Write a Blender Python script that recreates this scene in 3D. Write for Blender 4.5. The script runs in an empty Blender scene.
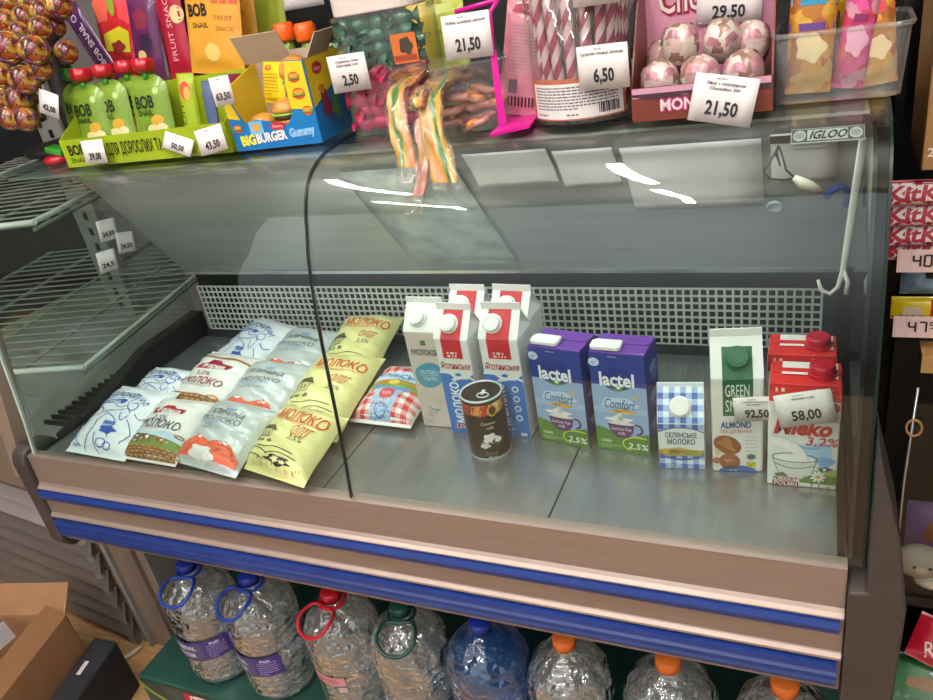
import bpy, bmesh, math, random
from mathutils import Vector, Matrix
PI = math.pi
ZO = 0.80                       # display deck height above the floor; all z below are measured from the deck
S = bpy.context.scene
COL = S.collection
R = random.Random(7)

# ------------------------------------------------------------------ camera
YAW, PITCH, ROLL, FPX = -0.474045, -0.469139, -0.186680, 762.35
CAMZ = 0.75
fw = Vector((math.sin(YAW)*math.cos(PITCH), math.cos(YAW)*math.cos(PITCH), math.sin(PITCH)))
r0 = Vector((math.cos(YAW), -math.sin(YAW), 0)); u0 = r0.cross(fw)
rt = math.cos(ROLL)*r0 + math.sin(ROLL)*u0; up = -math.sin(ROLL)*r0 + math.cos(ROLL)*u0
cam = bpy.data.cameras.new('camera'); co = bpy.data.objects.new('camera', cam); COL.objects.link(co)
cam.sensor_width = 36; cam.lens = FPX/933*36; cam.clip_start = 0.01
m = Matrix((rt, up, -fw)).transposed().to_4x4(); m.translation = (0, 0, CAMZ+ZO); co.matrix_world = m
S.camera = co
def ray(px, py): return rt*((px-466.5)/FPX) - up*((py-350)/FPX) + fw
def at(px, py, Y):
    d = ray(px, py); t = Y/d.y; return Vector((t*d.x, Y, CAMZ+t*d.z))
def on(px, py, z):
    d = ray(px, py); t = (z-CAMZ)/d.z; return Vector((t*d.x, t*d.y, z))

# ------------------------------------------------------------------ light and exposure
S.view_settings.view_transform = 'Standard'; S.view_settings.look = 'None'
S.view_settings.exposure = -0.08; S.view_settings.gamma = 1.0
S.render.film_transparent = False
cy = S.cycles
cy.max_bounces = 14; cy.transparent_max_bounces = 40; cy.glossy_bounces = 6; cy.transmission_bounces = 12
cy.caustics_reflective = False; cy.caustics_refractive = False; cy.use_denoising = True; cy.sample_clamp_indirect = 4.0
w = bpy.data.worlds.new('shop_air'); S.world = w; w.use_nodes = True
wn = w.node_tree; bg = wn.nodes['Background']; tcw = wn.nodes.new('ShaderNodeTexCoord'); sx = wn.nodes.new('ShaderNodeSeparateXYZ'); rw = wn.nodes.new('ShaderNodeValToRGB')
wn.links.new(tcw.outputs['Generated'], sx.inputs[0]); mr = wn.nodes.new('ShaderNodeMapRange'); mr.inputs[1].default_value = -1; wn.links.new(sx.outputs['Z'], mr.inputs[0]); wn.links.new(mr.outputs[0], rw.inputs[0]); wn.links.new(rw.outputs[0], bg.inputs[0])
rw.color_ramp.elements[0].position = .38; rw.color_ramp.elements[0].color = (.10, .09, .085, 1); rw.color_ramp.elements[1].position = .60; rw.color_ramp.elements[1].color = (.95, .97, 1, 1)   # the bright shop hall beyond the room's open front: dim floor, light upper half
bg.inputs[1].default_value = 1.25
def area(name, loc, sx, sy, power, col=(1, .97, .93), rot=(0, 0, 0)):
    l = bpy.data.lights.new(name, 'AREA'); l.shape = 'RECTANGLE'; l.size = sx; l.size_y = sy; l.energy = power; l.color = col
    o = bpy.data.objects.new(name, l); COL.objects.link(o); o.location = (loc[0], loc[1], loc[2]+ZO); o.rotation_euler = rot
    return o
for lx, ly, lp in ((-1.55, .1, 14), (-.55, .0, 14), (.45, .0, 14), (-1.9, -1.5, 18), (-.6, -1.6, 18), (.7, -1.6, 18)):
    area('ceiling_lamp', (lx, ly, 1.86), .05, 1.2, lp)                                  # hanging tube, light downwards
    area('added_ceiling_uplight', (lx, ly, 1.88), .10, 1.2, 20, rot=(PI, 0, 0))          # added uplight, brightens the ceiling mirrored in the glass

area('added_counter_fill', (-.69, 1.088, .4915), 1.40, .012, 2.2, (.96, .98, 1.0), (math.radians(-12), 0, 0))     # added fill strip, out of sight, brightens canopy, papers and grille

# ------------------------------------------------------------------ materials
M = {}
def lin(h):
    h = h.lstrip('#'); c = [int(h[i:i+2], 16)/255 for i in (0, 2, 4)]
    return [x/12.92 if x <= .04045 else ((x+.055)/1.055)**2.4 for x in c]
def mat(name, hexc, rough=.5, metal=0., var=.06, scale=30., bump=0., bscale=120., stretch=None, emit=0., spec=.5, coat=0., trans=0., ior=1.45):
    if name in M: return name
    mt = bpy.data.materials.new(name); mt.use_nodes = True; nt = mt.node_tree; N = nt.nodes; L = nt.links
    b = N['Principled BSDF']; c = lin(hexc)
    tc = N.new('ShaderNodeTexCoord'); mp = N.new('ShaderNodeMapping'); L.new(tc.outputs['Object'], mp.inputs[0])
    if stretch: mp.inputs['Scale'].default_value = stretch
    nz = N.new('ShaderNodeTexNoise'); nz.inputs['Scale'].default_value = scale; nz.inputs['Detail'].default_value = 3; L.new(mp.outputs[0], nz.inputs['Vector'])
    rp = N.new('ShaderNodeValToRGB'); L.new(nz.outputs['Fac'], rp.inputs[0])
    rp.color_ramp.elements[0].position = .3; rp.color_ramp.elements[1].position = .7
    rp.color_ramp.elements[0].color = [max(0, x*(1-var)) for x in c]+[1]; rp.color_ramp.elements[1].color = [min(1, x*(1+var)) for x in c]+[1]
    L.new(rp.outputs[0], b.inputs['Base Color'])
    b.inputs['Roughness'].default_value = rough; b.inputs['Metallic'].default_value = metal; b.inputs['Specular IOR Level'].default_value = spec
    b.inputs['Coat Weight'].default_value = coat; b.inputs['Transmission Weight'].default_value = trans; b.inputs['IOR'].default_value = ior
    if emit:
        L.new(rp.outputs[0], b.inputs['Emission Color']); b.inputs['Emission Strength'].default_value = emit
    if bump:
        n2 = N.new('ShaderNodeTexNoise'); n2.inputs['Scale'].default_value = bscale; n2.inputs['Detail'].default_value = 4; L.new(mp.outputs[0], n2.inputs['Vector'])
        bp = N.new('ShaderNodeBump'); bp.inputs['Strength'].default_value = bump; bp.inputs['Distance'].default_value = .004; L.new(n2.outputs['Fac'], bp.inputs['Height']); L.new(bp.outputs[0], b.inputs['Normal'])
    M[name] = mt; return name
def clear(name, hexc, gloss=1.0, rough=.02, bump=0., bscale=40., dens=0., ior=1.5, bd=.006):
    """thin clear sheet: what is behind shows through, the surface mirrors by Fresnel, dens adds milky plastic"""
    mt = bpy.data.materials.new(name); mt.use_nodes = True; nt = mt.node_tree; N = nt.nodes; L = nt.links
    N.remove(N['Principled BSDF']); out = N['Material Output']
    tr = N.new('ShaderNodeBsdfTransparent'); tr.inputs[0].default_value = lin(hexc)+[1]
    gl = N.new('ShaderNodeBsdfGlossy'); gl.inputs['Roughness'].default_value = rough; gl.inputs[0].default_value = (1, 1, 1, 1)
    fr = N.new('ShaderNodeFresnel'); ge = N.new('ShaderNodeNewGeometry'); ir = N.new('ShaderNodeMapRange'); ir.inputs[3].default_value = ior; ir.inputs[4].default_value = 1/ior
    L.new(ge.outputs['Backfacing'], ir.inputs[0]); L.new(ir.outputs[0], fr.inputs[0])
    mu = N.new('ShaderNodeMath'); mu.operation = 'MULTIPLY'; mu.inputs[1].default_value = gloss; mu.use_clamp = True; L.new(fr.outputs[0], mu.inputs[0])
    mx = N.new('ShaderNodeMixShader'); L.new(mu.outputs[0], mx.inputs[0]); L.new(gl.outputs[0], mx.inputs[2])
    tc = N.new('ShaderNodeTexCoord'); nz = N.new('ShaderNodeTexNoise'); nz.inputs['Scale'].default_value = bscale; L.new(tc.outputs['Object'], nz.inputs['Vector'])
    if bump:
        bp = N.new('ShaderNodeBump'); bp.inputs['Strength'].default_value = bump; bp.inputs['Distance'].default_value = bd; L.new(nz.outputs['Fac'], bp.inputs['Height'])
        L.new(bp.outputs[0], gl.inputs['Normal']); L.new(bp.outputs[0], fr.inputs['Normal'])
    src = tr
    if dens:
        df = N.new('ShaderNodeBsdfDiffuse'); df.inputs[0].default_value = lin(hexc)+[1]
        m2 = N.new('ShaderNodeMixShader'); md = N.new('ShaderNodeMath'); md.operation = 'MULTIPLY'; md.inputs[1].default_value = dens*2; L.new(nz.outputs['Fac'], md.inputs[0])
        L.new(md.outputs[0], m2.inputs[0]); L.new(tr.outputs[0], m2.inputs[1]); L.new(df.outputs[0], m2.inputs[2]); src = m2
    L.new(src.outputs[0], mx.inputs[1]); L.new(mx.outputs[0], out.inputs[0])
    M[name] = mt; return name
def patch(name, cols, scale, rough=.3, metal=.1, coat=.4, bump=.2):
    """printed foil: irregular patches of several inks (Voronoi cells)"""
    mt = bpy.data.materials.new(name); mt.use_nodes = True; nt = mt.node_tree; N = nt.nodes; L = nt.links; b = N['Principled BSDF']
    tc = N.new('ShaderNodeTexCoord'); nz = N.new('ShaderNodeTexNoise'); nz.inputs['Scale'].default_value = scale*1.5; ad = N.new('ShaderNodeMixRGB'); ad.blend_type = 'ADD'; ad.inputs[0].default_value = .012
    L.new(tc.outputs['Object'], nz.inputs['Vector']); L.new(tc.outputs['Object'], ad.inputs[1]); L.new(nz.outputs['Color'], ad.inputs[2])
    vo = N.new('ShaderNodeTexVoronoi'); vo.inputs['Scale'].default_value = scale; L.new(ad.outputs[0], vo.inputs['Vector'])
    se = N.new('ShaderNodeSeparateColor'); L.new(vo.outputs['Color'], se.inputs[0])
    rp = N.new('ShaderNodeValToRGB'); rp.color_ramp.interpolation = 'CONSTANT'; L.new(se.outputs[0], rp.inputs[0]); el = rp.color_ramp.elements
    while len(el) < len(cols): el.new(.5)
    for i, c in enumerate(cols): el[i].position = i/len(cols); el[i].color = lin(c)+[1]
    L.new(rp.outputs[0], b.inputs['Base Color']); b.inputs['Roughness'].default_value = rough; b.inputs['Metallic'].default_value = metal; b.inputs['Coat Weight'].default_value = coat
    bp = N.new('ShaderNodeBump'); bp.inputs['Strength'].default_value = bump; bp.inputs['Distance'].default_value = .004; L.new(nz.outputs['Fac'], bp.inputs['Height']); L.new(bp.outputs[0], b.inputs['Normal'])
    M[name] = mt; return name
def flat(h):                    # printed ink / paper of a given colour
    return mat('ink_'+h.lstrip('#'), h, rough=.5, var=.04, scale=60)

# ------------------------------------------------------------------ mesh building
class B:
    def __init__(s): s.v = []; s.f = []; s.m = []; s.sm = []; s.x = Matrix.Identity(4)
    def add(s, vs, fs, m, smooth=False):
        o = len(s.v); s.v += [s.x @ Vector(p) for p in vs]
        for f in fs: s.f.append([i+o for i in f]); s.m.append(m); s.sm.append(smooth)
        return s
    def box(s, c, d, m, rot=None):
        x, y, z = d[0]/2, d[1]/2, d[2]/2
        vs = [Vector((i, j, k)) for k in (-z, z) for j in (-y, y) for i in (-x, x)]
        if rot is not None: vs = [rot @ p for p in vs]
        vs = [p+Vector(c) for p in vs]
        return s.add(vs, [(0, 2, 3, 1), (4, 5, 7, 6), (0, 1, 5, 4), (2, 6, 7, 3), (0, 4, 6, 2), (1, 3, 7, 5)], m)
    def prism(s, poly, a, b, m, ax='x', smooth=False, caps=True):
        """extrude a closed polygon along an axis: ax x: poly (y,z); y: poly (x,z); z: poly (x,y)"""
        P = {'x': lambda p, t: (t, p[0], p[1]), 'y': lambda p, t: (p[0], t, p[1]), 'z': lambda p, t: (p[0], p[1], t)}[ax]
        n = len(poly); vs = [P(p, a) for p in poly]+[P(p, b) for p in poly]
        fs = [(i, (i+1) % n, (i+1) % n+n, i+n) for i in range(n)]
        s.add(vs, fs, m, smooth)
        if caps: s.add(vs, [tuple(range(n))[::-1], tuple(range(n, 2*n))], m)
        return s
    def sheet(s, line, a, b, m, th=0., ax='x'):
        """a profile line (open) extruded along x, with thickness th"""
        n = len(line); off = []
        for i in range(n):
            p0, p1 = line[max(i-1, 0)], line[min(i+1, n-1)]; dx, dy = p1[0]-p0[0], p1[1]-p0[1]; l = math.hypot(dx, dy)
            off.append((line[i][0]-dy/l*th, line[i][1]+dx/l*th))
        for q, flip in ((line, 1), (off, 0)):
            vs = [(t, p[0], p[1]) for p in q for t in (a, b)]
            s.add(vs, [(2*i, 2*i+1, 2*i+3, 2*i+2)[::-1 if flip else 1] for i in range(n-1)], m, True)
        for t in (a, b):
            for i in range(n-1): s.add([(t, *line[i]), (t, *line[i+1]), (t, *off[i+1]), (t, *off[i])], [(0, 1, 2, 3)[::1 if t == a else -1]], m)
        for i in (0, n-1): s.add([(a, *line[i]), (b, *line[i]), (b, *off[i]), (a, *off[i])], [(0, 1, 2, 3)], m)
        return s
    def lathe(s, prof, m, c=(0, 0, 0), n=24, smooth=True, mod=None, caps=True):
        vs = []; fs = []
        for j, (r, z) in enumerate(prof):
            for i in range(n):
                a = 2*PI*i/n; q = mod(r, z, a) if mod else r
                vs.append((c[0]+q*math.cos(a), c[1]+q*math.sin(a), c[2]+z))
        for j in range(len(prof)-1):
            for i in range(n): k = (i+1) % n; fs.append((j*n+i, j*n+k, (j+1)*n+k, (j+1)*n+i))
        s.add(vs, fs, m, smooth)
        if caps and prof[0][0] > 1e-5: s.add(vs[:n], [tuple(range(n))[::-1]], m)
        if caps and prof[-1][0] > 1e-5: s.add(vs[-n:], [tuple(range(n))], m)
        return s
    def tube(s, pts, r, m, n=8, closed=False):
        pts = [Vector(p) for p in pts]; vs = []; fs = []; K = len(pts); ref = None
        for i, p in enumerate(pts):
            d = (pts[(i+1) % K if closed else min(i+1, K-1)]-pts[i-1 if (closed or i) else 0]).normalized()
            if ref is None: ref = Vector((0, 0, 1)) if abs(d.z) < .9 else Vector((1, 0, 0))
            a = d.cross(ref).normalized(); b = a.cross(d).normalized(); ref = b
            q = r[i] if isinstance(r, (list, tuple)) else r
            for k in range(n): t = 2*PI*k/n; vs.append(p+a*(q*math.cos(t))+b*(q*math.sin(t)))
        for i in range(K if closed else K-1):
            j = (i+1) % K
            for k in range(n): l = (k+1) % n; fs.append((i*n+k, i*n+l, j*n+l, j*n+k))
        s.add(vs, fs, m, True)
        if not closed: s.add(vs[:n], [tuple(range(n))[::-1]], m); s.add(vs[-n:], [tuple(range(n))], m)
        return s
    def grid(s, fn, nu, nv, m, smooth=True):
        vs = [fn(i/nu, j/nv) for j in range(nv+1) for i in range(nu+1)]; w_ = nu+1
        return s.add(vs, [(j*w_+i, j*w_+i+1, (j+1)*w_+i+1, (j+1)*w_+i) for j in range(nv) for i in range(nu)], m, smooth)
    def ball(s, c, r, m, n=16, k=10):
        r = r if isinstance(r, (tuple, list)) else (r, r, r)
        return s.grid(lambda u, v: (c[0]+r[0]*math.sin(PI*v)*math.cos(-2*PI*u), c[1]+r[1]*math.sin(PI*v)*math.sin(-2*PI*u), c[2]+r[2]*math.cos(PI*v)), n, k, m)
    def build(s, name, parent=None, loc=(0, 0, 0), mtx=None, bevel=0., weld=True, thick=0.):
        me = bpy.data.meshes.new(name); me.from_pydata([tuple(p) for p in s.v], [], s.f)
        names = []
        for q in s.m:
            if q not in names: names.append(q)
        for q in names: me.materials.append(M[q])
        for i, p in enumerate(me.polygons): p.material_index = names.index(s.m[i]); p.use_smooth = s.sm[i]
        if weld or bevel:
            bm = bmesh.new(); bm.from_mesh(me)
            bmesh.ops.remove_doubles(bm, verts=bm.verts, dist=1e-5)
            bmesh.ops.recalc_face_normals(bm, faces=bm.faces)
            if bevel:
                ed = [e for e in bm.edges if len(e.link_faces) == 2 and e.calc_face_angle(0) > .6]
                bmesh.ops.bevel(bm, geom=ed, offset=bevel, segments=2, affect='EDGES', profile=.5)
            bm.to_mesh(me); bm.free()
        o = bpy.data.objects.new(name, me); COL.objects.link(o); o.parent = parent
        if mtx is not None: o.matrix_local = mtx
        else: o.location = loc
        if parent is None: o.location.z += ZO
        if thick:
            md = o.modifiers.new('solid', 'SOLIDIFY'); md.thickness = thick
        return o
def tag(o, label, cat, group=None):
    o['label'] = label; o['category'] = cat
    if group: o['group'] = group
    return o
def thing(name, label, cat, loc=(0, 0, 0), rz=0., group=None, mtx=None):
    o = bpy.data.objects.new(name, None); COL.objects.link(o); o.empty_display_size = .02
    if mtx is not None: o.matrix_world = Matrix.Translation((0, 0, ZO)) @ mtx
    else: o.location = (loc[0], loc[1], loc[2]+ZO); o.rotation_euler = (0, 0, rz)
    return tag(o, label, cat, group)
def dup(root, loc=None, rz=None, label=None, group=None, mtx=None):
    r = root.copy(); COL.objects.link(r)
    if mtx is not None: r.matrix_world = Matrix.Translation((0, 0, ZO)) @ mtx
    elif loc is not None:
        r.location = (loc[0], loc[1], loc[2]+ZO)
        if rz is not None: r.rotation_euler = (0, 0, rz)
    if label: r['label'] = label
    if group: r['group'] = group
    for ch in list(root.children):
        c = ch.copy(); COL.objects.link(c); c.parent = r
        for g in ch.children:
            d = g.copy(); COL.objects.link(d); d.parent = c
    return r
def struct(name, b, **k):
    o = b.build(name, **k); o['kind'] = 'structure'; return o
def frame(o, x, y, z=None):     # matrix from origin and axes
    x = Vector(x).normalized(); y = Vector(y); y = (y-x*y.dot(x)).normalized(); z = x.cross(y)
    mm = Matrix((x, y, z)).transposed().to_4x4(); mm.translation = o; return mm

# ------------------------------------------------------------------ printed artwork
TX = {}
def textmesh(s, bold):
    k = (s, bold)
    if k not in TX:
        c = bpy.data.curves.new('lettering', 'FONT'); c.body = s; c.resolution_u = 2; c.offset = bold; c.size = 1
        o = bpy.data.objects.new('lettering', c); COL.objects.link(o)
        me = bpy.data.meshes.new_from_object(o.evaluated_get(bpy.context.evaluated_depsgraph_get()))
        vs = [(v.co.x, v.co.y) for v in me.vertices]; fs = [tuple(p.vertices) for p in me.polygons]
        bpy.data.objects.remove(o); bpy.data.curves.remove(c); bpy.data.meshes.remove(me)
        TX[k] = (vs, fs, min(p[0] for p in vs), max(p[0] for p in vs))
    return TX[k]
class Art:
    """flat ink shapes in a sheet's own (u, v) metres; build() lays them on the sheet through fn(u, v, h)"""
    def __init__(s): s.v = []; s.f = []; s.m = []
    def raw(s, vs, fs, m, l):
        o = len(s.v); s.v += [(p[0], p[1], l) for p in vs]
        for f in fs: s.f.append([i+o for i in f]); s.m.append(flat(m) if m.startswith('#') else m)
        return s
    def poly(s, pts, m, l=1): return s.raw(pts, [tuple(range(len(pts)))], m, l)
    def rect(s, x0, y0, x1, y1, m, l=1): return s.poly([(x0, y0), (x1, y0), (x1, y1), (x0, y1)], m, l)
    def ell(s, x, y, a, b, m, l=1, n=20, rot=0, arc=(0, 360)):
        pts = []; k = n if arc == (0, 360) else n+1; cr, sr = math.cos(math.radians(rot)), math.sin(math.radians(rot))
        for i in range(k):
            t = math.radians(arc[0]+(arc[1]-arc[0])*i/n); p, q = a*math.cos(t), b*math.sin(t); pts.append((x+p*cr-q*sr, y+p*sr+q*cr))
        return s.poly(pts, m, l)
    def blob(s, x, y, a, b, m, l=1, k=5, amp=.2, seed=1, n=26):
        q = random.Random(seed); ph = [q.random()*7 for _ in range(3)]
        return s.poly([(x+a*math.cos(t)*(1+amp*math.sin(k*t+ph[0])*.6+amp*.4*math.sin(3*t+ph[1])), y+b*math.sin(t)*(1+amp*math.sin(k*t+ph[0])*.6+amp*.4*math.sin(2*t+ph[2]))) for t in [2*PI*i/n for i in range(n)]], m, l)
    def ring(s, x, y, a, b, wd, m, l=1, n=28, arc=(0, 360)):
        return s.stroke([(x+a*math.cos(math.radians(arc[0]+(arc[1]-arc[0])*i/n)), y+b*math.sin(math.radians(arc[0]+(arc[1]-arc[0])*i/n))) for i in range(n+1)], wd, m, l)
    def stroke(s, pts, wd, m, l=1):
        pts = [Vector(p) for p in pts]; vs = []; n = len(pts)
        for i in range(n):
            d = pts[min(i+1, n-1)]-pts[max(i-1, 0)]; d = d.normalized() if d.length else Vector((1, 0)); q = Vector((-d.y, d.x))*wd/2
            vs += [pts[i]+q, pts[i]-q]
        return s.raw(vs, [(2*i, 2*i+1, 2*i+3, 2*i+2) for i in range(n-1)], m, l)
    def curve(s, pts, wd, m, l=1, k=5):
        P = [Vector(p) for p in pts]; P = [P[0]]+P+[P[-1]]; o = []
        for i in range(1, len(P)-2):
            for j in range(k):
                t = j/k; a, b, c, d = P[i-1:i+3]; o.append(.5*((2*b)+(c-a)*t+(2*a-5*b+4*c-d)*t*t+(3*b-a-3*c+d)*t**3))
        o.append(P[-2]); return s.stroke(o, wd, m, l)
    def text(s, t, x, y, h, m, w=None, al='c', rot=0, sh=0., bold=.0, l=3):
        vs, fs, a, b = textmesh(t, bold); k = h/.69; kx = k if w is None else w/(b-a)
        cx = {'c': (a+b)/2, 'l': a, 'r': b}[al]; cr, sr = math.cos(math.radians(rot)), math.sin(math.radians(rot)); o = []
        for p in vs:
            X = (p[0]-cx)*kx+sh*p[1]*k; Y = p[1]*k-h/2; o.append((x+X*cr-Y*sr, y+X*sr+Y*cr))
        return s.raw(o, fs, m, l)
    def lines(s, x, y, w_, n, dy, h, m, l=3, seed=3):      # a block of print too fine to read
        q = random.Random(seed)
        for i in range(n):
            X = x; e = x+w_*(1 if i < n-1 else q.uniform(.4, .9))
            while X < e-.001:
                d = min(q.uniform(.002, .007), e-X); s.rect(X, y-i*dy-h, X+d, y-i*dy, m, l); X += d+h*.8
        return s
    def gingham(s, x0, y0, x1, y1, p, dark, light, l=1):
        nx = int(round((x1-x0)/p)); ny = int(round((y1-y0)/p)); a = (x1-x0)/nx; b = (y1-y0)/ny
        for i in range(nx):
            for j in range(ny):
                if i % 2 and j % 2: continue
                s.rect(x0+i*a, y0+j*b, x0+(i+1)*a, y0+(j+1)*b, light if (i+j) % 2 else dark, l)
        return s
    def build(s, parent, fn, cell=0., name='print', step=.00022):
        bm = bmesh.new(); vv = [bm.verts.new(p) for p in s.v]; names = []
        for f, q in zip(s.f, s.m):
            if q not in names: names.append(q)
            try: fc = bm.faces.new([vv[i] for i in f]); fc.material_index = names.index(q)
            except ValueError: pass
        bm.normal_update()
        bad = [f for f in bm.faces if f.normal.z < 0]
        if bad: bmesh.ops.reverse_faces(bm, faces=bad)
        bmesh.ops.triangulate(bm, faces=[f for f in bm.faces if len(f.verts) > 4])
        if cell:
            for ax in (0, 1):
                lo = min(v.co[ax] for v in bm.verts); hi = max(v.co[ax] for v in bm.verts); n = int((hi-lo)/cell)
                for i in range(1, n+1):
                    pl = [0, 0, 0]; pl[ax] = lo+i*cell; no = [0, 0, 0]; no[ax] = 1
                    bmesh.ops.bisect_plane(bm, geom=bm.verts[:]+bm.edges[:]+bm.faces[:], plane_co=pl, plane_no=no)
            bmesh.ops.triangulate(bm, faces=[f for f in bm.faces if len(f.verts) > 4])
        for v in bm.verts: v.co = fn(v.co.x, v.co.y, .0003+step*v.co.z)
        me = bpy.data.meshes.new(name); bm.to_mesh(me); bm.free()
        for q in names: me.materials.append(M[q])
        o = bpy.data.objects.new(name, me); COL.objects.link(o); o.parent = parent
        return o
# ------------------------------------------------------------------ materials of the place
mat('steel', '#b4b6b6', .34, .85, .10, 14, .05, 60, (1, 12, 1))
mat('deck_steel', '#a6aaab', .27, .75, .12, 6, .04, 90, (9, 1, 1))
mat('canopy_steel', '#b4b5b3', .36, .35, .08, 3, .03, 20, (1, 14, 14))
mat('rail_metal', '#94847a', .42, .55, .06, 8, .02, 60, (1, 20, 20))
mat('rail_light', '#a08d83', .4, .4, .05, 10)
mat('blue_plastic', '#183070', .35, 0, .10, 20)
mat('bumper', '#3a3330', .5, 0, .15, 25, .15, 300)
mat('black', '#121214', .45, 0, .2, 20)
mat('black_matt', '#0d0d0e', .9, 0, .2, 20, spec=.1)
mat('dark_panel', '#2a2a2d', .5, 0, .2, 8)
mat('grille_paint', '#c9c9c4', .45, .1, .1, 12)
mat('trim_silver', '#d6d9d9', .25, .8, .05, 10)
mat('white_paint', '#d7d7d2', .4, 0, .05, 10)
mat('wire_white', '#85867f', .4, 0, .08, 30)
mat('grey_paint', '#8d8a86', .5, .2, .08, 6)
mat('slat_dark', '#6a625d', .5, .2, .08, 6)
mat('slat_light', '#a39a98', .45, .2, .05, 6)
mat('beige_paint', '#7c6b5d', .5, .1, .1, 6)
mat('ceiling_paint', '#eeece8', .8, 0, .04, 4)
mat('wall_paint', '#37332f', .7, 0, .1, 5)
mat('floor_wood', '#a58058', .45, 0, .28, 5, .2, 40, (2, 22, 1))
mat('cardboard', '#8c6444', .8, 0, .08, 18, .1, 200)
mat('cardboard_light', '#b89c80', .8, 0, .07, 25, .05, 200)
mat('green_board', '#1c4138', .45, 0, .25, 9)
mat('paper', '#e9e6e4', .6, 0, .02, 40)
mat('wood_trim', '#b98d58', .45, 0, .2, 8, .1, 60, (1, 8, 1))
clear('pane_glass', '#f4faf7', 1.0, .008)
clear('jar_plastic', '#f6f6f4', 1.3, .06, .25, 30, .06)
clear('film', '#fbfaf8', 1.6, .07, .9, 55, .05)
clear('bin_plastic', '#efefee', 1.0, .12, .1, 30, .10)
clear('reflection_film', '#f0f6f4', .8, .15, .0, 20, .40)  # milky film that paints a pale glass reflection
mat('dark_pane', '#0b100e', .015, 0, .05, 10, spec=.9)
mat('glass_edge', '#12241d', .2, 0, .1, 20)
mat('pane_edge_light', '#a9b5ad', .2, 0, .1, 20)

# ------------------------------------------------------------------ the room
FZ = -ZO
struct('floor', B().box((-.6, .6, FZ-.03), (6.4, 6.2, .06), 'floor_wood'))
struct('ceiling', B().box((-.6, .6, 2.08), (6.4, 6.2, .06), 'ceiling_paint'))
struct('wall_back', B().box((-.6, 2.75, .64), (6.4, .1, 2.86), 'wall_paint'))
struct('wall_left', B().box((-3.75, .6, .64), (.1, 6.2, 2.86), 'wall_paint'))
struct('wall_right', B().box((2.55, .6, .64), (.1, 6.2, 2.86), 'wall_paint'))

# ------------------------------------------------------------------ the refrigerated counter
XL, XR, XS = -1.43, .072, -.672
GP = [(.809, .004), (.820, .07), (.829, .141), (.837, .21), (.845, .276), (.853, .325), (.860, .368), (.870, .405), (.883, .438), (.890, .460), (.899, .478), (.911, .495), (.927, .507), (.948, .517), (.975, .5245), (1.02, .5285), (1.10, .529)]
CP = [(1.345, .178), (1.18, .435), (1.155, .465), (1.13, .488), (1.10, .503), (1.07, .512), (1.00, .515)]
case = thing('refrigerated_counter', 'long refrigerated display counter with curved glass front and blue striped metal rail', 'display counter', (-.68, 1.08, FZ))
def cp(b, name, lab=None, **k):
    o = b.build(name, case, (.68, -1.08, -FZ), **k)
    if lab: o['label'] = lab
    return o
for a, b in ((-1.43, -.7415), (-.7385, -.3415), (-.3385, .056)):
    cp(B().prism([(.815, -.012), (1.335, -.012), (1.335, 0), (.815, 0)], a, b, 'deck_steel'), 'deck_panel')
cp(B().box((-.69, 1.08, -.02), (1.48, .53, .014), 'black'), 'deck_base')
# front rail
cp(B().prism([(.817, .006), (.797, .004), (.795, -.060), (.791, -.065), (.7865, -.0688), (.786, -.071), (.790, -.072), (.790, -.134), (.788, -.1368), (.785, -.140), (.785, -.145), (.790, -.149), (.790, -.198), (.794, -.212), (.86, -.214), (.86, -.03), (.817, -.03)], -1.447, .057, 'rail_metal', smooth=False), 'front_rail')
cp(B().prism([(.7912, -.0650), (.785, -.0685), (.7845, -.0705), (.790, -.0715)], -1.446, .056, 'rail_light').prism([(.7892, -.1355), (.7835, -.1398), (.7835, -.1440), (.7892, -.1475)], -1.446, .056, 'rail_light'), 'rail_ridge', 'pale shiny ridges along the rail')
cp(B().prism([(.789, -.073), (.781, -.073), (.777, -.081), (.779, -.091), (.789, -.096)], -1.443, .052, 'blue_plastic'), 'bumper_strip', 'blue strip along the rail')
cp(B().prism([(.789, -.150), (.779, -.151), (.777, -.160), (.781, -.1635), (.777, -.168), (.777, -.175), (.781, -.1785), (.778, -.183), (.780, -.191), (.789, -.193)], -1.440, .052, 'blue_plastic'), 'bumper_strip', 'wide ribbed blue strip along the rail')
# end bumpers and end panels
cp(B().prism([(.784, -.01), (.792, .012), (.812, .018), (.86, .012), (.885, -.02), (.885, -.225), (.84, -.245), (.80, -.240), (.782, -.215)], -1.487, -1.448, 'bumper'), 'end_bumper', bevel=.006)
cp(B().prism([(.078, .2), (.108, .075), (.122, -.03), (.119, -.2), (.105, -.26), (.0585, -.26), (.0585, -.015), (.078, -.010)], .776, .875, 'bumper', 'y'), 'end_bumper', bevel=.003)
cp(B().prism([(.876, -.24), (1.40, -.24), (1.40, .507), (1.0, .507)]+[(p[0]+.012, p[1]-.008) for p in GP[13:1:-1]]+[(.834, .02), (.834, -.006), (.876, -.006)], .0625, .0772, 'black_matt'), 'side_panel', 'black side panel at the right end')
cp(B().prism([(.886, -.24), (1.36, -.24), (1.36, .06), (1.165, .056), (1.0, .012), (.886, -.005)], -1.47, -1.432, 'black'), 'side_panel', 'low black side panel at the left end')
cp(B().box((.0495, 1.08, .004), (.008, .52, .008), 'black'), 'gasket').parent = case
cp(B().prism([(.815, .001), (1.335, .001), (1.335, .062), (1.165, .058), (1.0, .014)], -1.4305, -1.425, 'black'), 'gasket')
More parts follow.
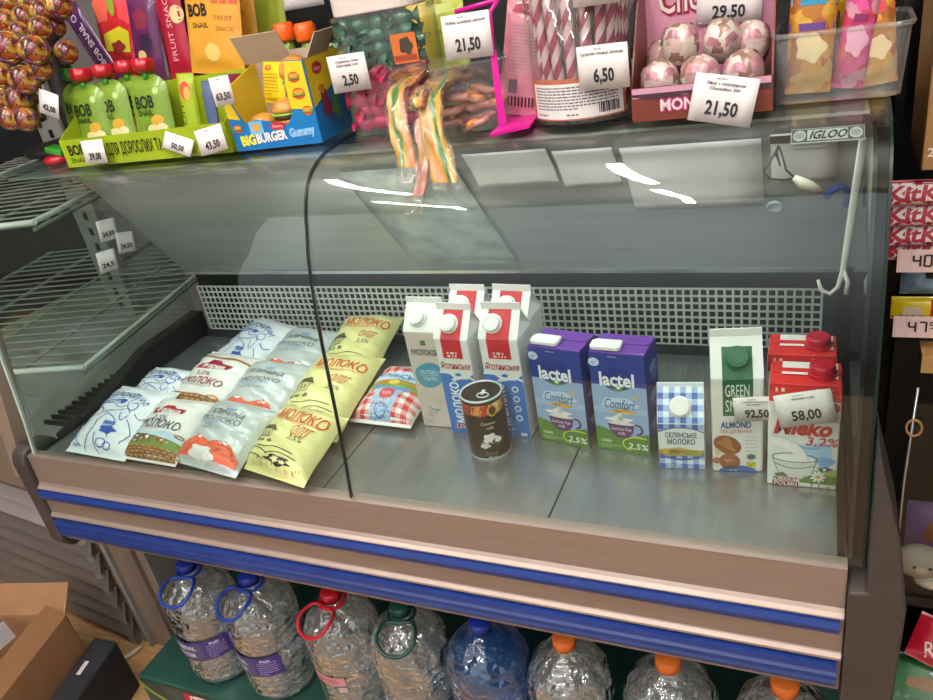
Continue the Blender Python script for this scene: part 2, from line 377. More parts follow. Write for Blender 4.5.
# panes
def pane(a, b, name):
    o = cp(B().sheet(GP, a, b, 'pane_glass', .005), name, weld=False); return o
pane(XL, XS-.0016, 'front_glass'); pane(XS+.0016, XR, 'front_glass')
cp(B().sheet([(p[0]-.0003, p[1]) for p in GP], XS-.0014, XS+.0014, 'black', .0056), 'glass_seam', 'black joint between the two front panes', weld=False)
cp(B().sheet([(p[0]-.0003, p[1]) for p in GP], XR+.0002, XR+.0035, 'glass_edge', .0056), 'glass_edge', 'dark green polished edge of the glass', weld=False)
cp(B().sheet([(p[0]-.0003, p[1]) for p in GP], XL-.006, XL-.0002, 'pane_edge_light', .0056), 'glass_edge', 'pale edge of the glass', weld=False)
ep = [(.815, .008)]+[(p[0]+.008, p[1]-.004) for p in GP[1:14]]+[(1.0, .505), (1.10, .495), (1.13, .478), (1.175, .430), (1.338, .178), (1.335, .07), (1.167, .066), (1.0, .017)]
cp(B().prism(ep, XL-.003, XL+.002, 'pane_glass'), 'end_glass')
ep2 = [(.815, .008)]+[(p[0]+.008, p[1]-.004) for p in GP[1:14]]+[(1.0, .505), (1.10, .49), (1.13, .475), (1.175, .428), (1.333, .178), (1.333, .01)]
cp(B().prism(ep2, .0575, .0620, 'dark_pane'), 'end_glass', 'dark mirroring right end pane')
# grille, canopy, top
g = B(); p_ = .01475; nx = 96; z0, rows = .022, 8; x0 = -1.395
for i in range(nx+1):
    g.box((x0+i*p_, 1.335, z0+rows*p_/2), (.0042, .0016, rows*p_+.004), 'grille_paint')
for j in range(rows+1):
    g.box((x0+nx*p_/2, 1.3352, z0+j*p_), (nx*p_+.004, .0012, .0042), 'grille_paint')
cp(g, 'perforated_grille', weld=False)
cp(B().box((-.69, 1.3355, .011), (1.44, .006, .02), 'dark_panel').box((.035, 1.3355, .08), (.02, .004, .12), 'dark_panel'), 'grille_frame')
cp(B().box((-.69, 1.372, .085), (1.46, .01, .2), 'black'), 'back_panel')
f = B()
for i in range(46): f.box((-1.36+i*.0308, 1.352, .08), (.006, .02, .09), 'dark_panel')
cp(f, 'evaporator_fins', weld=False)
cp(B().sheet(CP, XL+.004, .056, 'canopy_steel', -.004), 'canopy', weld=False)
cp(B().box((-.69, 1.341, .1755), (1.474, .010, .007), 'trim_silver'), 'canopy_trim', 'bright silver edge of the canopy')
cp(B().prism([(1.105, .5095), (1.50, .5095), (1.50, .533), (1.105, .533)], XL, .078, 'steel'), 'counter_top')
# lower body
cp(B().box((-.68, 1.40, -.52), (1.46, .02, .53), 'grey_paint'), 'lower_panel')
cp(B().box((-1.455, 1.315, -.52), (.03, .15, .55), 'grey_paint'), 'support_leg')
cp(B().box((.085, 1.315, -.52), (.03, .15, .55), 'grey_paint'), 'support_leg')
# maker's badge stuck on the inside of the curved glass, top right
def on_glass(x, s):             # s: distance along the glass profile; returns inside point and normal frame
    d = 0
    for (a, b), (c, e) in zip(GP, GP[1:]):
        l = math.hypot(c-a, e-b)
        if s <= d+l or (c, e) == GP[-1]: t = (s-d)/l; return Vector((x, a+(c-a)*t, b+(e-b)*t)), Vector((0, e-b, -(c-a)))/l
        d += l
bad = Art().rect(-.037, -.0125, .037, .0125, '#cfcac6', 0).rect(-.0365, -.011, .0365, .011, '#5b5560', 1).rect(-.0205, -.009, .0205, .009, '#cbc6c4', 2)
bad.text('IGLOO', 0, 0, .013, '#1b1830', w=.037, sh=.25, bold=.03)
for sx in (-.0285, .0285):
    bad.ell(sx, 0, .0065, .009, '#cbc6c4', 2).ring(sx, 0, .0042, .0042, .0008, '#5b5560', 3)
    for k in range(3): bad.stroke([(sx-.004*math.cos(k*PI/3), -.004*math.sin(k*PI/3)), (sx+.004*math.cos(k*PI/3), .004*math.sin(k*PI/3))], .0007, '#5b5560', 3)
BS = next(k*.001 for k in range(900) if on_glass(0, k*.001)[0].y > .937)
def badge_fn(u, v, h):
    P, n = on_glass(.012+u, BS+v); return P + n*(.002-h) + Vector((.68, -1.08, -FZ))
o = bad.build(case, badge_fn, .004, 'maker_badge'); o['label'] = 'small grey maker badge at the top right of the glass'
# ------------------------------------------------------------------ price tags
mat('tag_paper', '#e2d9d7', .55, 0, .02, 60)
def price_tag(price, label, P, w_=.056, h_=.04, rz=0., lean=0., roll=0., txt=('', ''), group='white paper price tags', ph=.0105, pw=None):
    """paper card standing in its own x-z plane, facing -y"""
    mm = Matrix.Translation(P) @ Matrix.Rotation(math.radians(rz), 4, 'Z') @ Matrix.Rotation(-math.radians(lean), 4, 'X') @ Matrix.Rotation(-math.radians(roll), 4, 'Y')
    t = thing('price_tag', label, 'price tag', group=group, mtx=mm)
    B().grid(lambda u, v: (w_*(u-.5), .0015*math.sin(PI*u), h_*(v-.5)), 6, 2, 'tag_paper').build('card', t, thick=.0004); card = t.children[0]
    a = Art(); y = h_*.5-.004
    a.lines(-w_*.16, y+.0005, w_*.32, 1, .002, .0012, '#8d8888')
    for i, l in enumerate(txt):
        if l: a.text(l, 0, y-h_*(.10+.105*i), h_*.062, '#37343a', w=min(w_*.84, len(l)*.048*h_*1.05), bold=.02)
    if price: a.text(price, 0, -h_*.18, ph*1.08, '#18181c', w=pw or w_*.115*len(price.replace(',', ''))+.004, bold=.03)
    a.lines(-w_*.46, -h_*.5+.003, .011, 1, .002, .0011, '#b8b2b2')
    a.build(card, lambda u, v, h: Vector((u, .0015*math.sin(PI*(u/w_+.5))-h-.0004, v)), .008)
    return t

# ------------------------------------------------------------------ milk in pouches
for n_, h_ in (('pouch_white', '#e6ebf0'), ('pouch_cream', '#e9e6e2'), ('pouch_silver', '#ccd3d3'), ('pouch_yellow', '#e9e39b'), ('pouch_red', '#f1ecec')):
    mat(n_, h_, .28, .15 if 'silver' in n_ else 0, .03, 12, .35, 28, coat=.3)
def pouch(label, m, b, t, W, T, art, seed=0, L=None, under=.35, group='pouches of milk lying in the counter', seam=None):
    b = Vector(b); t = Vector(t)
    if L: b = t-(t-b).normalized()*L
    L = (t-b).length; V = (t-b)/L; U = Vector((V.y, -V.x, 0)).normalized(); mm = frame(b, U, V)
    q = random.Random(seed); ph = [q.uniform(0, 6) for _ in range(8)]
    def th(x, y):
        sx = max(0, 1-abs(2*x/W)**2.6); y = min(1, max(0, (y/L-.035)/.93)); sy = max(0, 1-abs(2*y-1)**4.5)
        e = sx**.55*sy**.55
        wr = .0022*math.sin(55*x+ph[0]+9*y)*abs(2*y-1)**2+.0016*math.sin(70*x*(1 if x > 0 else .8)+30*y+ph[1])+.0012*math.sin(140*y+60*x+ph[2])*abs(2*x/W)+.0022*math.sin(26*y*L*20+ph[3])*(abs(2*x/W)**3)
        return e*(T+wr)
    def ex(x, y):               # the outline waists a little
        k = 1-.045*math.sin(PI*y/L)*(1+.3*math.sin(9*y/L+ph[4])); return x*k
    root = thing('milk_pouch', label, 'milk pouch', group=group, mtx=mm)
    bd = B()
    bd.grid(lambda u, v: (ex((u-.5)*W, v*L), v*L, th((u-.5)*W, v*L)+.0006), 26, 34, m)
    bd.grid(lambda u, v: (ex((u-.5)*W, v*L), v*L, -under*th((u-.5)*W, v*L)-.0006), 26, 34, m)
    body = bd.build('pouch_body', root)
    a = Art(); art(a, W, L); a.build(body, lambda u, v, h: (lambda q: Vector((ex(u, q), q, th(u, q)+.0012+h)))(L*.006+v*.83), .0065)
    return root
INKB = '#3557a8'
def art_blue(a, W, L):
    a.text('МОЛОКО', -W*.13, L*.90, .015, '#23386f', w=W*.56, sh=.15, bold=.008)
    a.lines(-W*.4, L*.84, W*.4, 2, .005, .0022, '#8b9cc4')
    a.poly([(-W*.40, L*.72), (W*.02, L*.75), (W*.08, L*.80), (W*.0, L*.815), (-W*.42, L*.79)], INKB, 1)
    a.text('Волошка', -W*.19, L*.767, .009, '#e9eef8', w=W*.27, sh=.3, bold=.02)
    for pts in ([(.06, .83), (.1, .9), (.2, .92), (.14, .8), (.12, .72), (.2, .66), (.28, .70), (.25, .78), (.17, .76)], [(.26, .9), (.22, .84), (.3, .86), (.27, .8), (.36, .84), (.32, .77)],
                [(-.48, .62), (-.42, .68), (-.3, .66), (-.22, .58), (-.3, .52), (-.4, .54)], [(-.22, .58), (-.1, .60), (.05, .62), (.16, .68), (.22, .62)], [(-.12, .58), (-.16, .4), (-.14, .2), (-.17, .03)],
                [(-.1, .56), (.05, .5), (.14, .4), (.1, .3), (.16, .2)], [(-.5, .36), (-.42, .3), (-.36, .2), (-.42, .14)], [(.12, .6), (.16, .5), (.22, .48), (.24, .58)], [(-.3, .53), (-.38, .44), (-.5, .42)], [(-.46, .26), (-.34, .12), (-.24, .06)], [(.28, .5), (.36, .42), (.42, .3), (.36, .16)], [(-.06, .24), (.0, .1), (.06, .03)], [(.3, .62), (.4, .56), (.46, .62)], [(-.1, .72), (.0, .68), (.1, .72)]):
        a.curve([(x*W, y*L) for x, y in pts], .0019, INKB, 2)
    a.blob(W*.1, L*.30, W*.13, L*.055, INKB, 1, seed=4); a.blob(W*.05, L*.41, W*.09, L*.03, '#6f8bc9', 1, seed=7)
    for k in range(5): a.stroke([((-.02+.035*k)*W, .36*L), ((.0+.035*k)*W, .44*L)], .002, INKB, 2)
    a.ring(W*.1, L*.12, W*.07, L*.05, .0022, INKB); a.ring(W*.2, L*.10, W*.05, L*.04, .0022, INKB); a.text('900г', -W*.33, L*.07, .007, '#4c5f98', w=.02)
def art_farm(pct, ink, scene):
    def f(a, W, L):
        a.poly([(-W*.30, L*.74), (W*.26, L*.78), (W*.30, L*.86), (W*.12, L*.86), (W*.06, L*.91), (-W*.08, L*.905), (-W*.12, L*.86), (-W*.27, L*.83)], '#9c1f2c', 1)
        a.text('Ферма', 0, L*.80, .012, '#f4e8e6', w=W*.42, sh=.25, bold=.035)
        a.text(pct, -W*.06, L*.665, .013, ink, w=W*.26); a.text('МОЛОКО', -W*.02, L*.545, .020, ink, w=W*.74, bold=.012, sh=.1); a.lines(-W*.36, L*.48, W*.6, 2, .004, .0018, '#a9a4a6')
        if scene:
            a.poly([(-W*.49, L*.20), (W*.48, L*.20), (W*.48, L*.40), (W*.2, L*.44), (-W*.1, L*.40), (-W*.49, L*.43)], '#b9d2e2', 1)
            a.poly([(-W*.49, L*.16), (W*.48, L*.16), (W*.48, L*.30), (W*.1, L*.33), (-W*.49, L*.34)], '#6f8a3c', 2)
            for x, y, s_, c in ((-.28, .29, 1, '#6d4436'), (-.06, .29, .9, '#7c5548'), (.2, .28, .6, '#a33f38')):
                a.blob(x*W, y*L, W*.12*s_, L*.05*s_, c, 3, seed=int(x*100)); a.blob(x*W+W*.02, y*L, W*.035*s_, L*.03*s_, '#ece6e0', 4, seed=5)
                for d in (-.08, -.05, .06, .09): a.stroke([((x+d*s_)*W, (y-.02)*L), ((x+d*s_)*W, (y-.02-.075*s_)*L)], .0028*s_, c, 3)
                a.blob((x+.13*s_)*W, (y+.02)*L, W*.035*s_, L*.025*s_, c, 4, seed=8)
            a.ell(W*.42, L*.40, W*.06, L*.035, '#96603d', 3)
            y0, y1 = .03, .17
        else:
            a.rect(-W*.49, L*.955, W*.49, L*.99, '#9a6a3f', 1); a.ell(W*.36, L*.34, W*.09, L*.045, '#a46a3c', 2); a.ell(W*.36, L*.35, W*.05, L*.025, '#d8b58c', 3); y0, y1 = .10, .33
        a.rect(-W*.49, L*y0, W*.48, L*y1, '#7a5130', 2)
        for j in range(4):
            y = y0+(y1-y0)*(j+.5)/4
            for i in range(9): a.ell((-.43+.107*i+.05*(j % 2))*W, y*L, W*.045, L*(y1-y0)*.085, '#b98a5a', 3, n=8)
    return f
def art_silver(a, W, L):
    a.poly([(-.03*W, L*.885), (.09*W, L*.885), (.11*W, L*.935), (.06*W, L*.91), (.03*W, L*.945), (0, L*.91), (-.05*W, L*.935)], '#7fa6d2', 2)
    a.text('ГАЛИЧИНА', -W*.02, L*.825, .013, '#35373c', w=W*.60, rot=-2, sh=.35, bold=.0); a.text('МОЛОКО', -W*.04, L*.70, .012, '#64696f', w=W*.66, sh=.2)
    a.lines(-W*.30, L*.655, W*.46, 2, .0045, .002, '#8fb0d6'); a.text('2,5%', -W*.14, L*.565, .011, '#7c8288', w=W*.18, sh=.2); a.lines(-W*.02, L*.585, W*.14, 2, .004, .002, '#9aa0a6')
    a.poly([(-W*.49, .012), (W*.48, .012), (W*.48, L*.20), (W*.36, L*.34), (W*.26, L*.39), (W*.1, L*.30), (-.02*W, L*.34), (-W*.16, L*.40), (-W*.30, L*.30), (-W*.49, L*.16)], '#e4694d', 1)
    for pts in ([(-.4, .18), (-.2, .36), (-.1, .24)], [(.05, .28), (.22, .36), (.3, .22)], [(.2, .3), (.36, .3), (.44, .16)], [(-.3, .12), (-.16, .28)], [(.1, .12), (.26, .26)]): a.curve([(x*W, y*L) for x, y in pts], .003, '#c0442e', 2)
    a.blob(-.14*W, L*.36, .05*W, L*.02, '#f3f1f0', 2, seed=3); a.blob(.25*W, L*.35, .06*W, L*.022, '#f3f1f0', 2, seed=6); a.blob(-.02*W, L*.14, .2*W, L*.10, '#e9e8ea', 2, seed=9)
def art_yellow(a, W, L):
    a.text('МОЛОКО', W*.08, L*.88, .026, '#d8502a', w=W*.72, sh=.1, bold=.01); a.lines(-W*.22, L*.80, W*.6, 2, .004, .002, '#d9795a')
    a.text('ОЛІГ', W*.22, L*.65, .024, '#cf4524', w=W*.25, sh=.15, bold=.0); a.text('2,5%', W*.2, L*.53, .011, '#3a3a2c', w=W*.2, sh=.15)
    k = '#33342a'
    a.poly([(-.46*W, L*.56), (-.36*W, L*.66), (-.2*W, L*.665), (-.1*W, L*.56), (-.28*W, L*.585)], '#55553c', 1); a.stroke([(-.42*W, L*.56), (-.41*W, L*.46), (-.16*W, L*.46), (-.15*W, L*.56)], .002, k, 2)
    for x in (-.35, -.28, -.21): a.stroke([(x*W, L*.48), (x*W, L*.54)], .003, k, 2)
    for x, y, s_ in ((-.36, .40, 1), (-.26, .39, .8), (-.14, .40, .9), (-.42, .5, .5)): a.blob(x*W, y*L, .045*W*s_, .03*L*s_, '#6c6b48', 1, seed=int(x*90)+3)
    for pts in ([(-.48, .22), (-.36, .27), (-.2, .25), (-.06, .2)], [(-.3, .3), (-.12, .29), (.02, .33), (.3, .3)], [(-.1, .2), (.1, .26), (.36, .24)], [(-.48, .14), (-.3, .17), (-.1, .12)]): a.curve([(x*W, y*L) for x, y in pts], .0018, k, 2)
    a.blob(.12*W, L*.16, .19*W, L*.05, '#2c2c26', 1, seed=12, amp=.35); a.blob(.08*W, L*.165, .06*W, L*.03, '#ece6b4', 2, seed=5, amp=.4); a.blob(.2*W, L*.15, .05*W, L*.02, '#ece6b4', 2, seed=8, amp=.4)
    q = random.Random(5)
    for i in range(26):
        x = q.uniform(-.46, .44); y = q.uniform(.04, .12); a.stroke([(x*W, y*L), ((x+.01)*W, (y+.045)*L)], .0011, '#77744a', 1)
def art_check(a, W, L):
    a.gingham(-W*.495, .006, W*.495, L*.994, .0112, '#c8363c', '#e39a9b', 0)
    a.poly([(-W*.17, .006), (W*.17, .006), (W*.22, L*.5), (-W*.22, L*.5)], '#a9c4e2', 1)
    q = random.Random(2)
    for i in range(60): a.ell(q.uniform(-.15, .15)*W, q.uniform(.03, .46)*L, .0016, .0016, '#5a83bd', 2, n=6)
    a.ell(0, L*.37, W*.13, W*.13, '#d8474b', 2); a.text('2,5%', 0, L*.37, .006, '#f5e9e9', w=.02); a.ring(0, L*.12, W*.09, W*.09, .002, '#44689f', 2); a.text('МОЛОКО', 0, L*.24, .006, '#edf2fa', w=W*.22)
    a.poly([(-W*.5, L*.47), (W*.5, L*.47), (W*.5, L*.66), (-W*.5, L*.66)], '#7d9a3b', 2)
    for i, c in enumerate(('#d9a52c', '#c66f22', '#e0bb3e', '#b58d2a', '#d98a2a')): a.ell((-.38+.19*i)*W, L*.6, .1*W, L*.04, c, 3)
    a.poly([(-W*.5, L*.65), (W*.5, L*.65), (W*.5, L*.82), (-W*.5, L*.82)], '#bcd6ee', 3); a.text('СЕЛЯНСЬКЕ', 0, L*.735, .0135, '#2c4a86', w=W*.8, bold=.02, l=4)
    a.poly([(-.3*W, L*.46), (.3*W, L*.46), (.34*W, L*.52), (-.34*W, L*.52)], '#5a8dc8', 3); a.text('пряжене', 0, L*.49, .005, '#f0f4fa', w=W*.35, l=4)
PW, PT = .155, .034
def zz(x, y, z): return Vector((x, y, z))
pouch('white milk pouch with blue cow drawing, at the front left corner of the counter', 'pouch_white', zz(-1.264, 0.812, 0.014), zz(-1.256, 0.985, 0.062), 0.17, 0.03, art_blue, 1)
pouch('white milk pouch with blue drawing, second row, half hidden at the left', 'pouch_white', zz(-1.272, 0.952, 0.012), zz(-1.264, 1.085, 0.05), 0.16, 0.028, art_blue, 2)
pouch('white milk pouch with blue drawing, farthest back by the perforated grille', 'pouch_white', zz(-1.195, 1.125, 0.014), zz(-1.137, 1.3, 0.062), 0.165, 0.03, art_blue, 3)
pouch('cream milk pouch with navy lettering and cows on a meadow, front row', 'pouch_cream', zz(-1.122, 0.812, 0.016), zz(-1.117, 0.952, 0.066), 0.14, 0.03, art_farm('2,5%', '#26335c', True), 4)
pouch('cream milk pouch with dark red lettering and brown wicker band, second row', 'pouch_cream', zz(-1.16, 0.945, 0.014), zz(-1.137, 1.136, 0.066), 0.165, 0.03, art_farm('3,2%', '#8e2631', False), 5)
pouch('silver white milk pouch with red mountains clearly showing, front row', 'pouch_silver', zz(-0.985, 0.812, 0.016), zz(-0.965, 0.95, 0.068), 0.163, 0.036, art_silver, 6)
pouch('silver white milk pouch in the middle of its column of three', 'pouch_silver', zz(-1.0, 0.93, 0.016), zz(-0.991, 1.112, 0.066), 0.165, 0.034, art_silver, 7)
pouch('silver white milk pouch at the back of its column of three', 'pouch_silver', zz(-1.02, 1.085, 0.016), zz(-1.004, 1.266, 0.064), 0.16, 0.032, art_silver, 8)
pouch('yellow milk pouch with red lettering, nearest to the front rail', 'pouch_yellow', zz(-0.832, 0.812, 0.018), zz(-0.806, 0.945, 0.07), 0.152, 0.04, art_yellow, 9)
pouch('yellow milk pouch in the middle of its column of three', 'pouch_yellow', zz(-0.848, 0.93, 0.016), zz(-0.848, 1.148, 0.068), 0.152, 0.04, art_yellow, 10)
pouch('yellow milk pouch at the back against the grille', 'pouch_yellow', zz(-0.878, 1.125, 0.016), zz(-0.883, 1.315, 0.075), 0.14, 0.04, art_yellow, 11)
pouch('red and white checked milk pouch leaning left of the tall white carton', 'pouch_red', zz(-0.722, 1.0, 0.012), zz(-0.715, 1.165, 0.034), 0.135, 0.034, art_check, 12)

# ------------------------------------------------------------------ cartons
for n_, h_ in (('board_white', '#e9e4e1'), ('board_blush', '#d5c3bb'), ('board_blue', '#2d6fc0'), ('board_purple', '#6c3f9c'), ('board_navy', '#2c3584'), ('board_cream', '#e4dcd6'), ('board_check', '#e8ecf2'), ('cap_white', '#ece9e6'), ('cap_green', '#1f5c36'), ('cap_red', '#b3142b'), ('board_red', '#cf2f2b')):
    mat(n_, h_, .38, 0, .03, 15, .03, 80, coat=.15)
def screw_cap(parent, mm, r, h, m, name='cap'):
    b = B(); b.lathe([(r*1.12, 0), (r*1.12, h*.25), (r, h*.28), (r, h*.85), (r*.9, h), (0, h)], m, n=36, smooth=False, mod=lambda q, z, a: q*(1+.025*math.sin(18*a)) if z < h*.9 else q)
    b.lathe([(r*.72, h*1.0), (r*.72, h*1.04), (r*.62, h*1.04), (r*.62, h*1.0)], m, n=24, caps=False)
    return b.build(name, parent, mtx=mm)
def gable(label, loc, rz, w, d, hs, hr, fin, body, roofm, art, roof_art, cap, ridge_y=.5, cap_at=None, cap_r=.012, group='milk cartons standing in the counter', name='milk_carton', rnd=.003):
    """gable-top carton, ridge along x; front lower edge at y=-d/2"""
    t = thing(name, label, 'milk carton', loc, math.radians(rz), group)
    a, b = w/2, d/2; ry = -b+d*ridge_y; ins = w*.0; rf_ = ry-.0012
    o = B(); o.prism([(-a, -b), (a, -b), (a, b), (-a, b)], 0.0, hs, body, 'z')
    body = o.build('carton_body', t, bevel=rnd)
    r = B(); P = [(-a, -b, hs), (a, -b, hs), (a, b, hs), (-a, b, hs), (-a+ins, ry-.0012, hr), (a-ins, ry-.0012, hr), (a-ins, ry+.0012, hr), (-a+ins, ry+.0012, hr), (-a+w*.30, ry, hr-.004), (a-w*.30, ry, hr-.004)]
    r.add(P, [(0, 1, 5, 4), (2, 3, 7, 6), (0, 4, 8), (4, 7, 8), (7, 3, 8), (3, 0, 8), (1, 9, 5), (5, 9, 6), (6, 9, 2), (2, 9, 1)], roofm)
    r.box((0, ry, hr+fin/2), (w-2*ins, .0026, fin), roofm)
    roof = r.build('gable_top', t, weld=True)
    A = Art(); art(A, w, hs); A.build(body, lambda u, v, h: Vector((u, -b-h, v)))
    n = Vector((0, -(hr-hs), rf_+b)).normalized(); sl = math.hypot(hr-hs, rf_+b); vy = Vector((0, rf_+b, hr-hs))/sl
    def rf(u, v, h): return Vector((u, -b, hs))+vy*v+n*h
    if roof_art: A = Art(); roof_art(A, w, sl); A.build(roof, rf, name='roof_print')
    if cap:
        cu, cv = cap_at; p = rf(cu, cv, .001); screw_cap(roof, frame(p, (1, 0, 0), vy), cap_r, .012, cap)
    return t
def brick(label, loc, rz, w, d, h, body, top, art, side_art, group='milk cartons standing in the counter', cap=None, top_art=None):
    t = thing('milk_carton', label, 'milk carton', loc, math.radians(rz), group)
    a, b = w/2, d/2
    o = B(); o.prism([(-a, -b), (a, -b), (a, b), (-a, b)], 0.0, h-.004, body, 'z'); body = o.build('carton_body', t, bevel=.0025)
    o = B(); o.prism([(-a+.001, -b+.001), (a-.001, -b+.001), (a-.001, b-.001), (-a+.001, b-.001)], h-.006, h, top, 'z'); o.box((0, .004, h+.0012), (w-.004, .012, .0018), top); top_ = o.build('carton_top', t, bevel=.0012)
    A = Art(); art(A, w, h); A.build(body, lambda u, v, q: Vector((u, -b-q, v)))
    if side_art: A = Art(); side_art(A, d, h); A.build(body, lambda u, v, q: Vector((a+q, u, v)), name='side_print')
    if top_art: A = Art(); top_art(A, w, d); A.build(top_, lambda u, v, q: Vector((u, v-b, h+.001+q)), name='top_print')
    if cap == 'flip':
        o = B(); o.prism([(-.043, -.026), (-.040, -.030), (.002, -.030), (.006, -.024), (.004, -.004), (-.038, -.004), (-.044, -.010)], h+.001, h+.009, 'cap_white', 'z'); o.build('cap', t, bevel=.002)
    if cap == 'red':
        screw_cap(t, Matrix.Translation((a-.025, -.004, h+.001)), .0165, .017, 'cap_red')
    return t
def art_molo(a, w, h):
    a.text('МОЛОКІЯ', 0, h*.80, .0105, '#35322f', w=w*.74, bold=.012); 
    for i in range(4): a.ell(.0035*math.cos(PI/4+i*PI/2), h*.895+.0035*math.sin(PI/4+i*PI/2), .0028, .0028, '#5f7a34', 2, n=10)
    a.blob(0, h*.565, w*.40, h*.135, '#4f93ac', 1, k=2, amp=.12, seed=2); a.text('МОЛОКО', 0, h*.60, .0075, '#e6eef0', w=w*.5); a.stroke([(-w*.26, h*.565), (w*.26, h*.565)], .0006, '#e6eef0', 2); a.text('УЛЬТРА', 0, h*.53, .007, '#e6eef0', w=w*.38)
    a.ring(w*.06, h*.30, .007, .008, .0006, '#a09690', 2); a.ring(w*.16, h*.30, .006, .006, .0006, '#a09690', 2); a.poly([(-w*.24, h*.235), (-w*.05, h*.2), (w*.2, h*.215), (0, h*.185), (-w*.15, h*.20)], '#5a93a8', 2)
    a.lines(-w*.28, h*.175, w*.3, 3, .004, .0012, '#9b8f88'); a.ring(-w*.28, h*.07, .008, .008, .0006, '#8d827c', 2); a.text('2,5', -w*.28, h*.07, .006, '#5d544f', w=.009); a.lines(w*.12, h*.03, w*.25, 1, .003, .0014, '#9b8f88')
def rart_yag(a, w, s): a.rect(-w*.29, 0, w*.29, s, '#c3242e', 1); a.poly([(-w*.20, s*.42), (w*.28, s*.42), (w*.20, s*.42+.0)], '#c3242e', 2)
def art_yag(a, w, h):
    a.rect(-w*.29, h*.81, w*.29, h*.998, '#c3242e', 1); a.lines(-w*.16, h*.875, w*.32, 3, .006, .0038, '#ecd6d4', seed=8); 
    a.text('Яготинське', 0, h*.735, .0125, '#b2222e', w=w*.88, sh=.2, bold=.01)
    a.poly([(-w*.495, 0.001), (w*.495, 0.001), (w*.495, h*.66), (w*.3, h*.60), (0, h*.60), (-w*.2, h*.65), (-w*.495, h*.655)], '#2c70bd', 1)
    a.curve([(-w*.5, h*.66), (-w*.2, h*.655), (0, h*.60), (w*.25, h*.63), (w*.5, h*.60)], .004, '#e9e6e4', 2); a.blob(-w*.1, h*.59, .005, .003, '#e9e6e4', 2); a.blob(w*.05, h*.645, .006, .003, '#2c70bd', 3)
    a.text('МОЛОКО', -w*.13, h*.345, .0155, '#eef1f5', w=h*.44, rot=90, bold=.03); a.lines(w*.0, h*.2, .004, 20, .004, .002, '#8fb3dd')
    for k in range(4): a.ell(w*.26, h*(.51-.10*k), .0065, .0065, '#c7daf0', 2, n=14); a.ell(w*.26, h*(.51-.10*k), .0035, .0035, '#2c70bd', 3, n=8); a.lines(w*.12, h*(.47-.10*k), w*.28, 1, .002, .0012, '#9fc0e6')
    a.rect(-w*.34, h*.065, -w*.02, h*.105, '#b3202c', 2); a.text('2,5%', -w*.17, h*.085, .008, '#f0e6e6', w=.02); a.lines(w*.02, h*.09, w*.22, 1, .003, .002, '#d5e3f4'); a.rect(w*.24, h*.02, w*.40, h*.05, '#dfe6ee', 2)
def art_lactel(a, w, h):
    a.rect(-w*.49, h*.68, w*.49, h*.985, '#2d3a86', 1); a.rect(-w*.49, h*.004, w*.49, h*.68, '#8fa9cd', 1); a.rect(-w*.49, h*.40, w*.49, h*.46, '#a3b9d6', 2)
    a.lines(-w*.15, h*.965, w*.3, 1, .003, .0016, '#b9bfe0'); a.ell(-w*.41, h*.90, .009, .0075, '#c9d2e8', 2); a.lines(-w*.45, h*.905, w*.08, 2, .003, .0014, '#56649c', 3)
    a.ell(-w*.02, h*.745, w*.30, h*.115, '#25307a', 2, n=32); a.text('lactel', -w*.02, h*.745, .023, '#f1eff2', w=w*.62, bold=.03, l=5)
    a.poly([(-w*.20, h*.665), (0, h*.625), (w*.22, h*.665), (w*.02, h*.650)], '#3f8a3f', 4); a.ell(0, h*.665, .006, .006, '#4f9a48', 4, n=12); a.ell(0, h*.665, .003, .003, '#e9efe6', 5, n=8)
    a.blob(0, h*.50, w*.33, h*.065, '#b9cbe2', 2, seed=3); a.text('Comfort', -w*.02, h*.50, .017, '#27326f', w=w*.56, sh=.22, bold=.0, l=4); a.poly([(w*.23, h*.56), (w*.34, h*.62), (w*.3, h*.56), (w*.36, h*.545)], '#e0ab3e', 3)
    a.poly([(-w*.22, h*.425), (w*.02, h*.445), (w*.28, h*.425), (w*.2, h*.405), (-w*.15, h*.405)], '#d9a63a', 3); a.lines(-w*.1, h*.43, w*.24, 1, .003, .002, '#6c4a20', 4)
    a.poly([(-w*.49, h*.004), (w*.49, h*.004), (w*.49, h*.215), (w*.2, h*.17), (-w*.1, h*.19), (-w*.35, h*.24), (-w*.49, h*.25)], '#4f7a34', 3)
    a.blob(-w*.02, h*.33, w*.22, h*.045, '#ece6e0', 4, seed=6, amp=.35); a.stroke([(-w*.02, h*.40), (0, h*.33)], .007, '#ece6e0', 4)
    a.poly([(-w*.26, h*.30), (w*.24, h*.30), (w*.20, h*.21), (w*.1, h*.15), (-w*.1, h*.15), (-w*.21, h*.21)], '#5a2f63', 5); a.ring(w*.28, h*.25, .008, .009, .0035, '#5a2f63', 5, arc=(-100, 110)); a.ell(-w*.01, h*.30, w*.25, h*.015, '#e7ddd6', 6)
    a.text('Lactose free', -w*.01, h*.245, .0062, '#efe6ee', w=w*.36, sh=.15, l=7); a.text('milk', -w*.01, h*.20, .0062, '#efe6ee', w=w*.13, sh=.15, l=7)
    a.text('1000г', -w*.30, h*.10, .006, '#e9efe2', w=.018, l=6); a.lines(-w*.42, h*.06, w*.4, 2, .004, .0012, '#b9cfa0', 6)
    a.ring(w*.30, h*.09, w*.30, h*.08, .0022, '#c6cf3e', 5, arc=(60, 235)); a.text('2,5%', w*.27, h*.075, .011, '#f0f3e6', w=w*.36, sh=.2, l=6, bold=.01)
def side_lactel(a, d, h):
    a.rect(-d*.49, h*.004, d*.49, h*.985, '#333c86', 1)
    for k in range(9): a.blob((-.2+.4*((k*37 % 10)/10))*d, h*(.08+.09*k), d*.28, h*.05, ('#23305f', '#5b66a5', '#7f8fc0')[k % 3], 2, seed=k)
    a.rect(-d*.49, h*.004, d*.49, h*.12, '#3f6a30', 3)
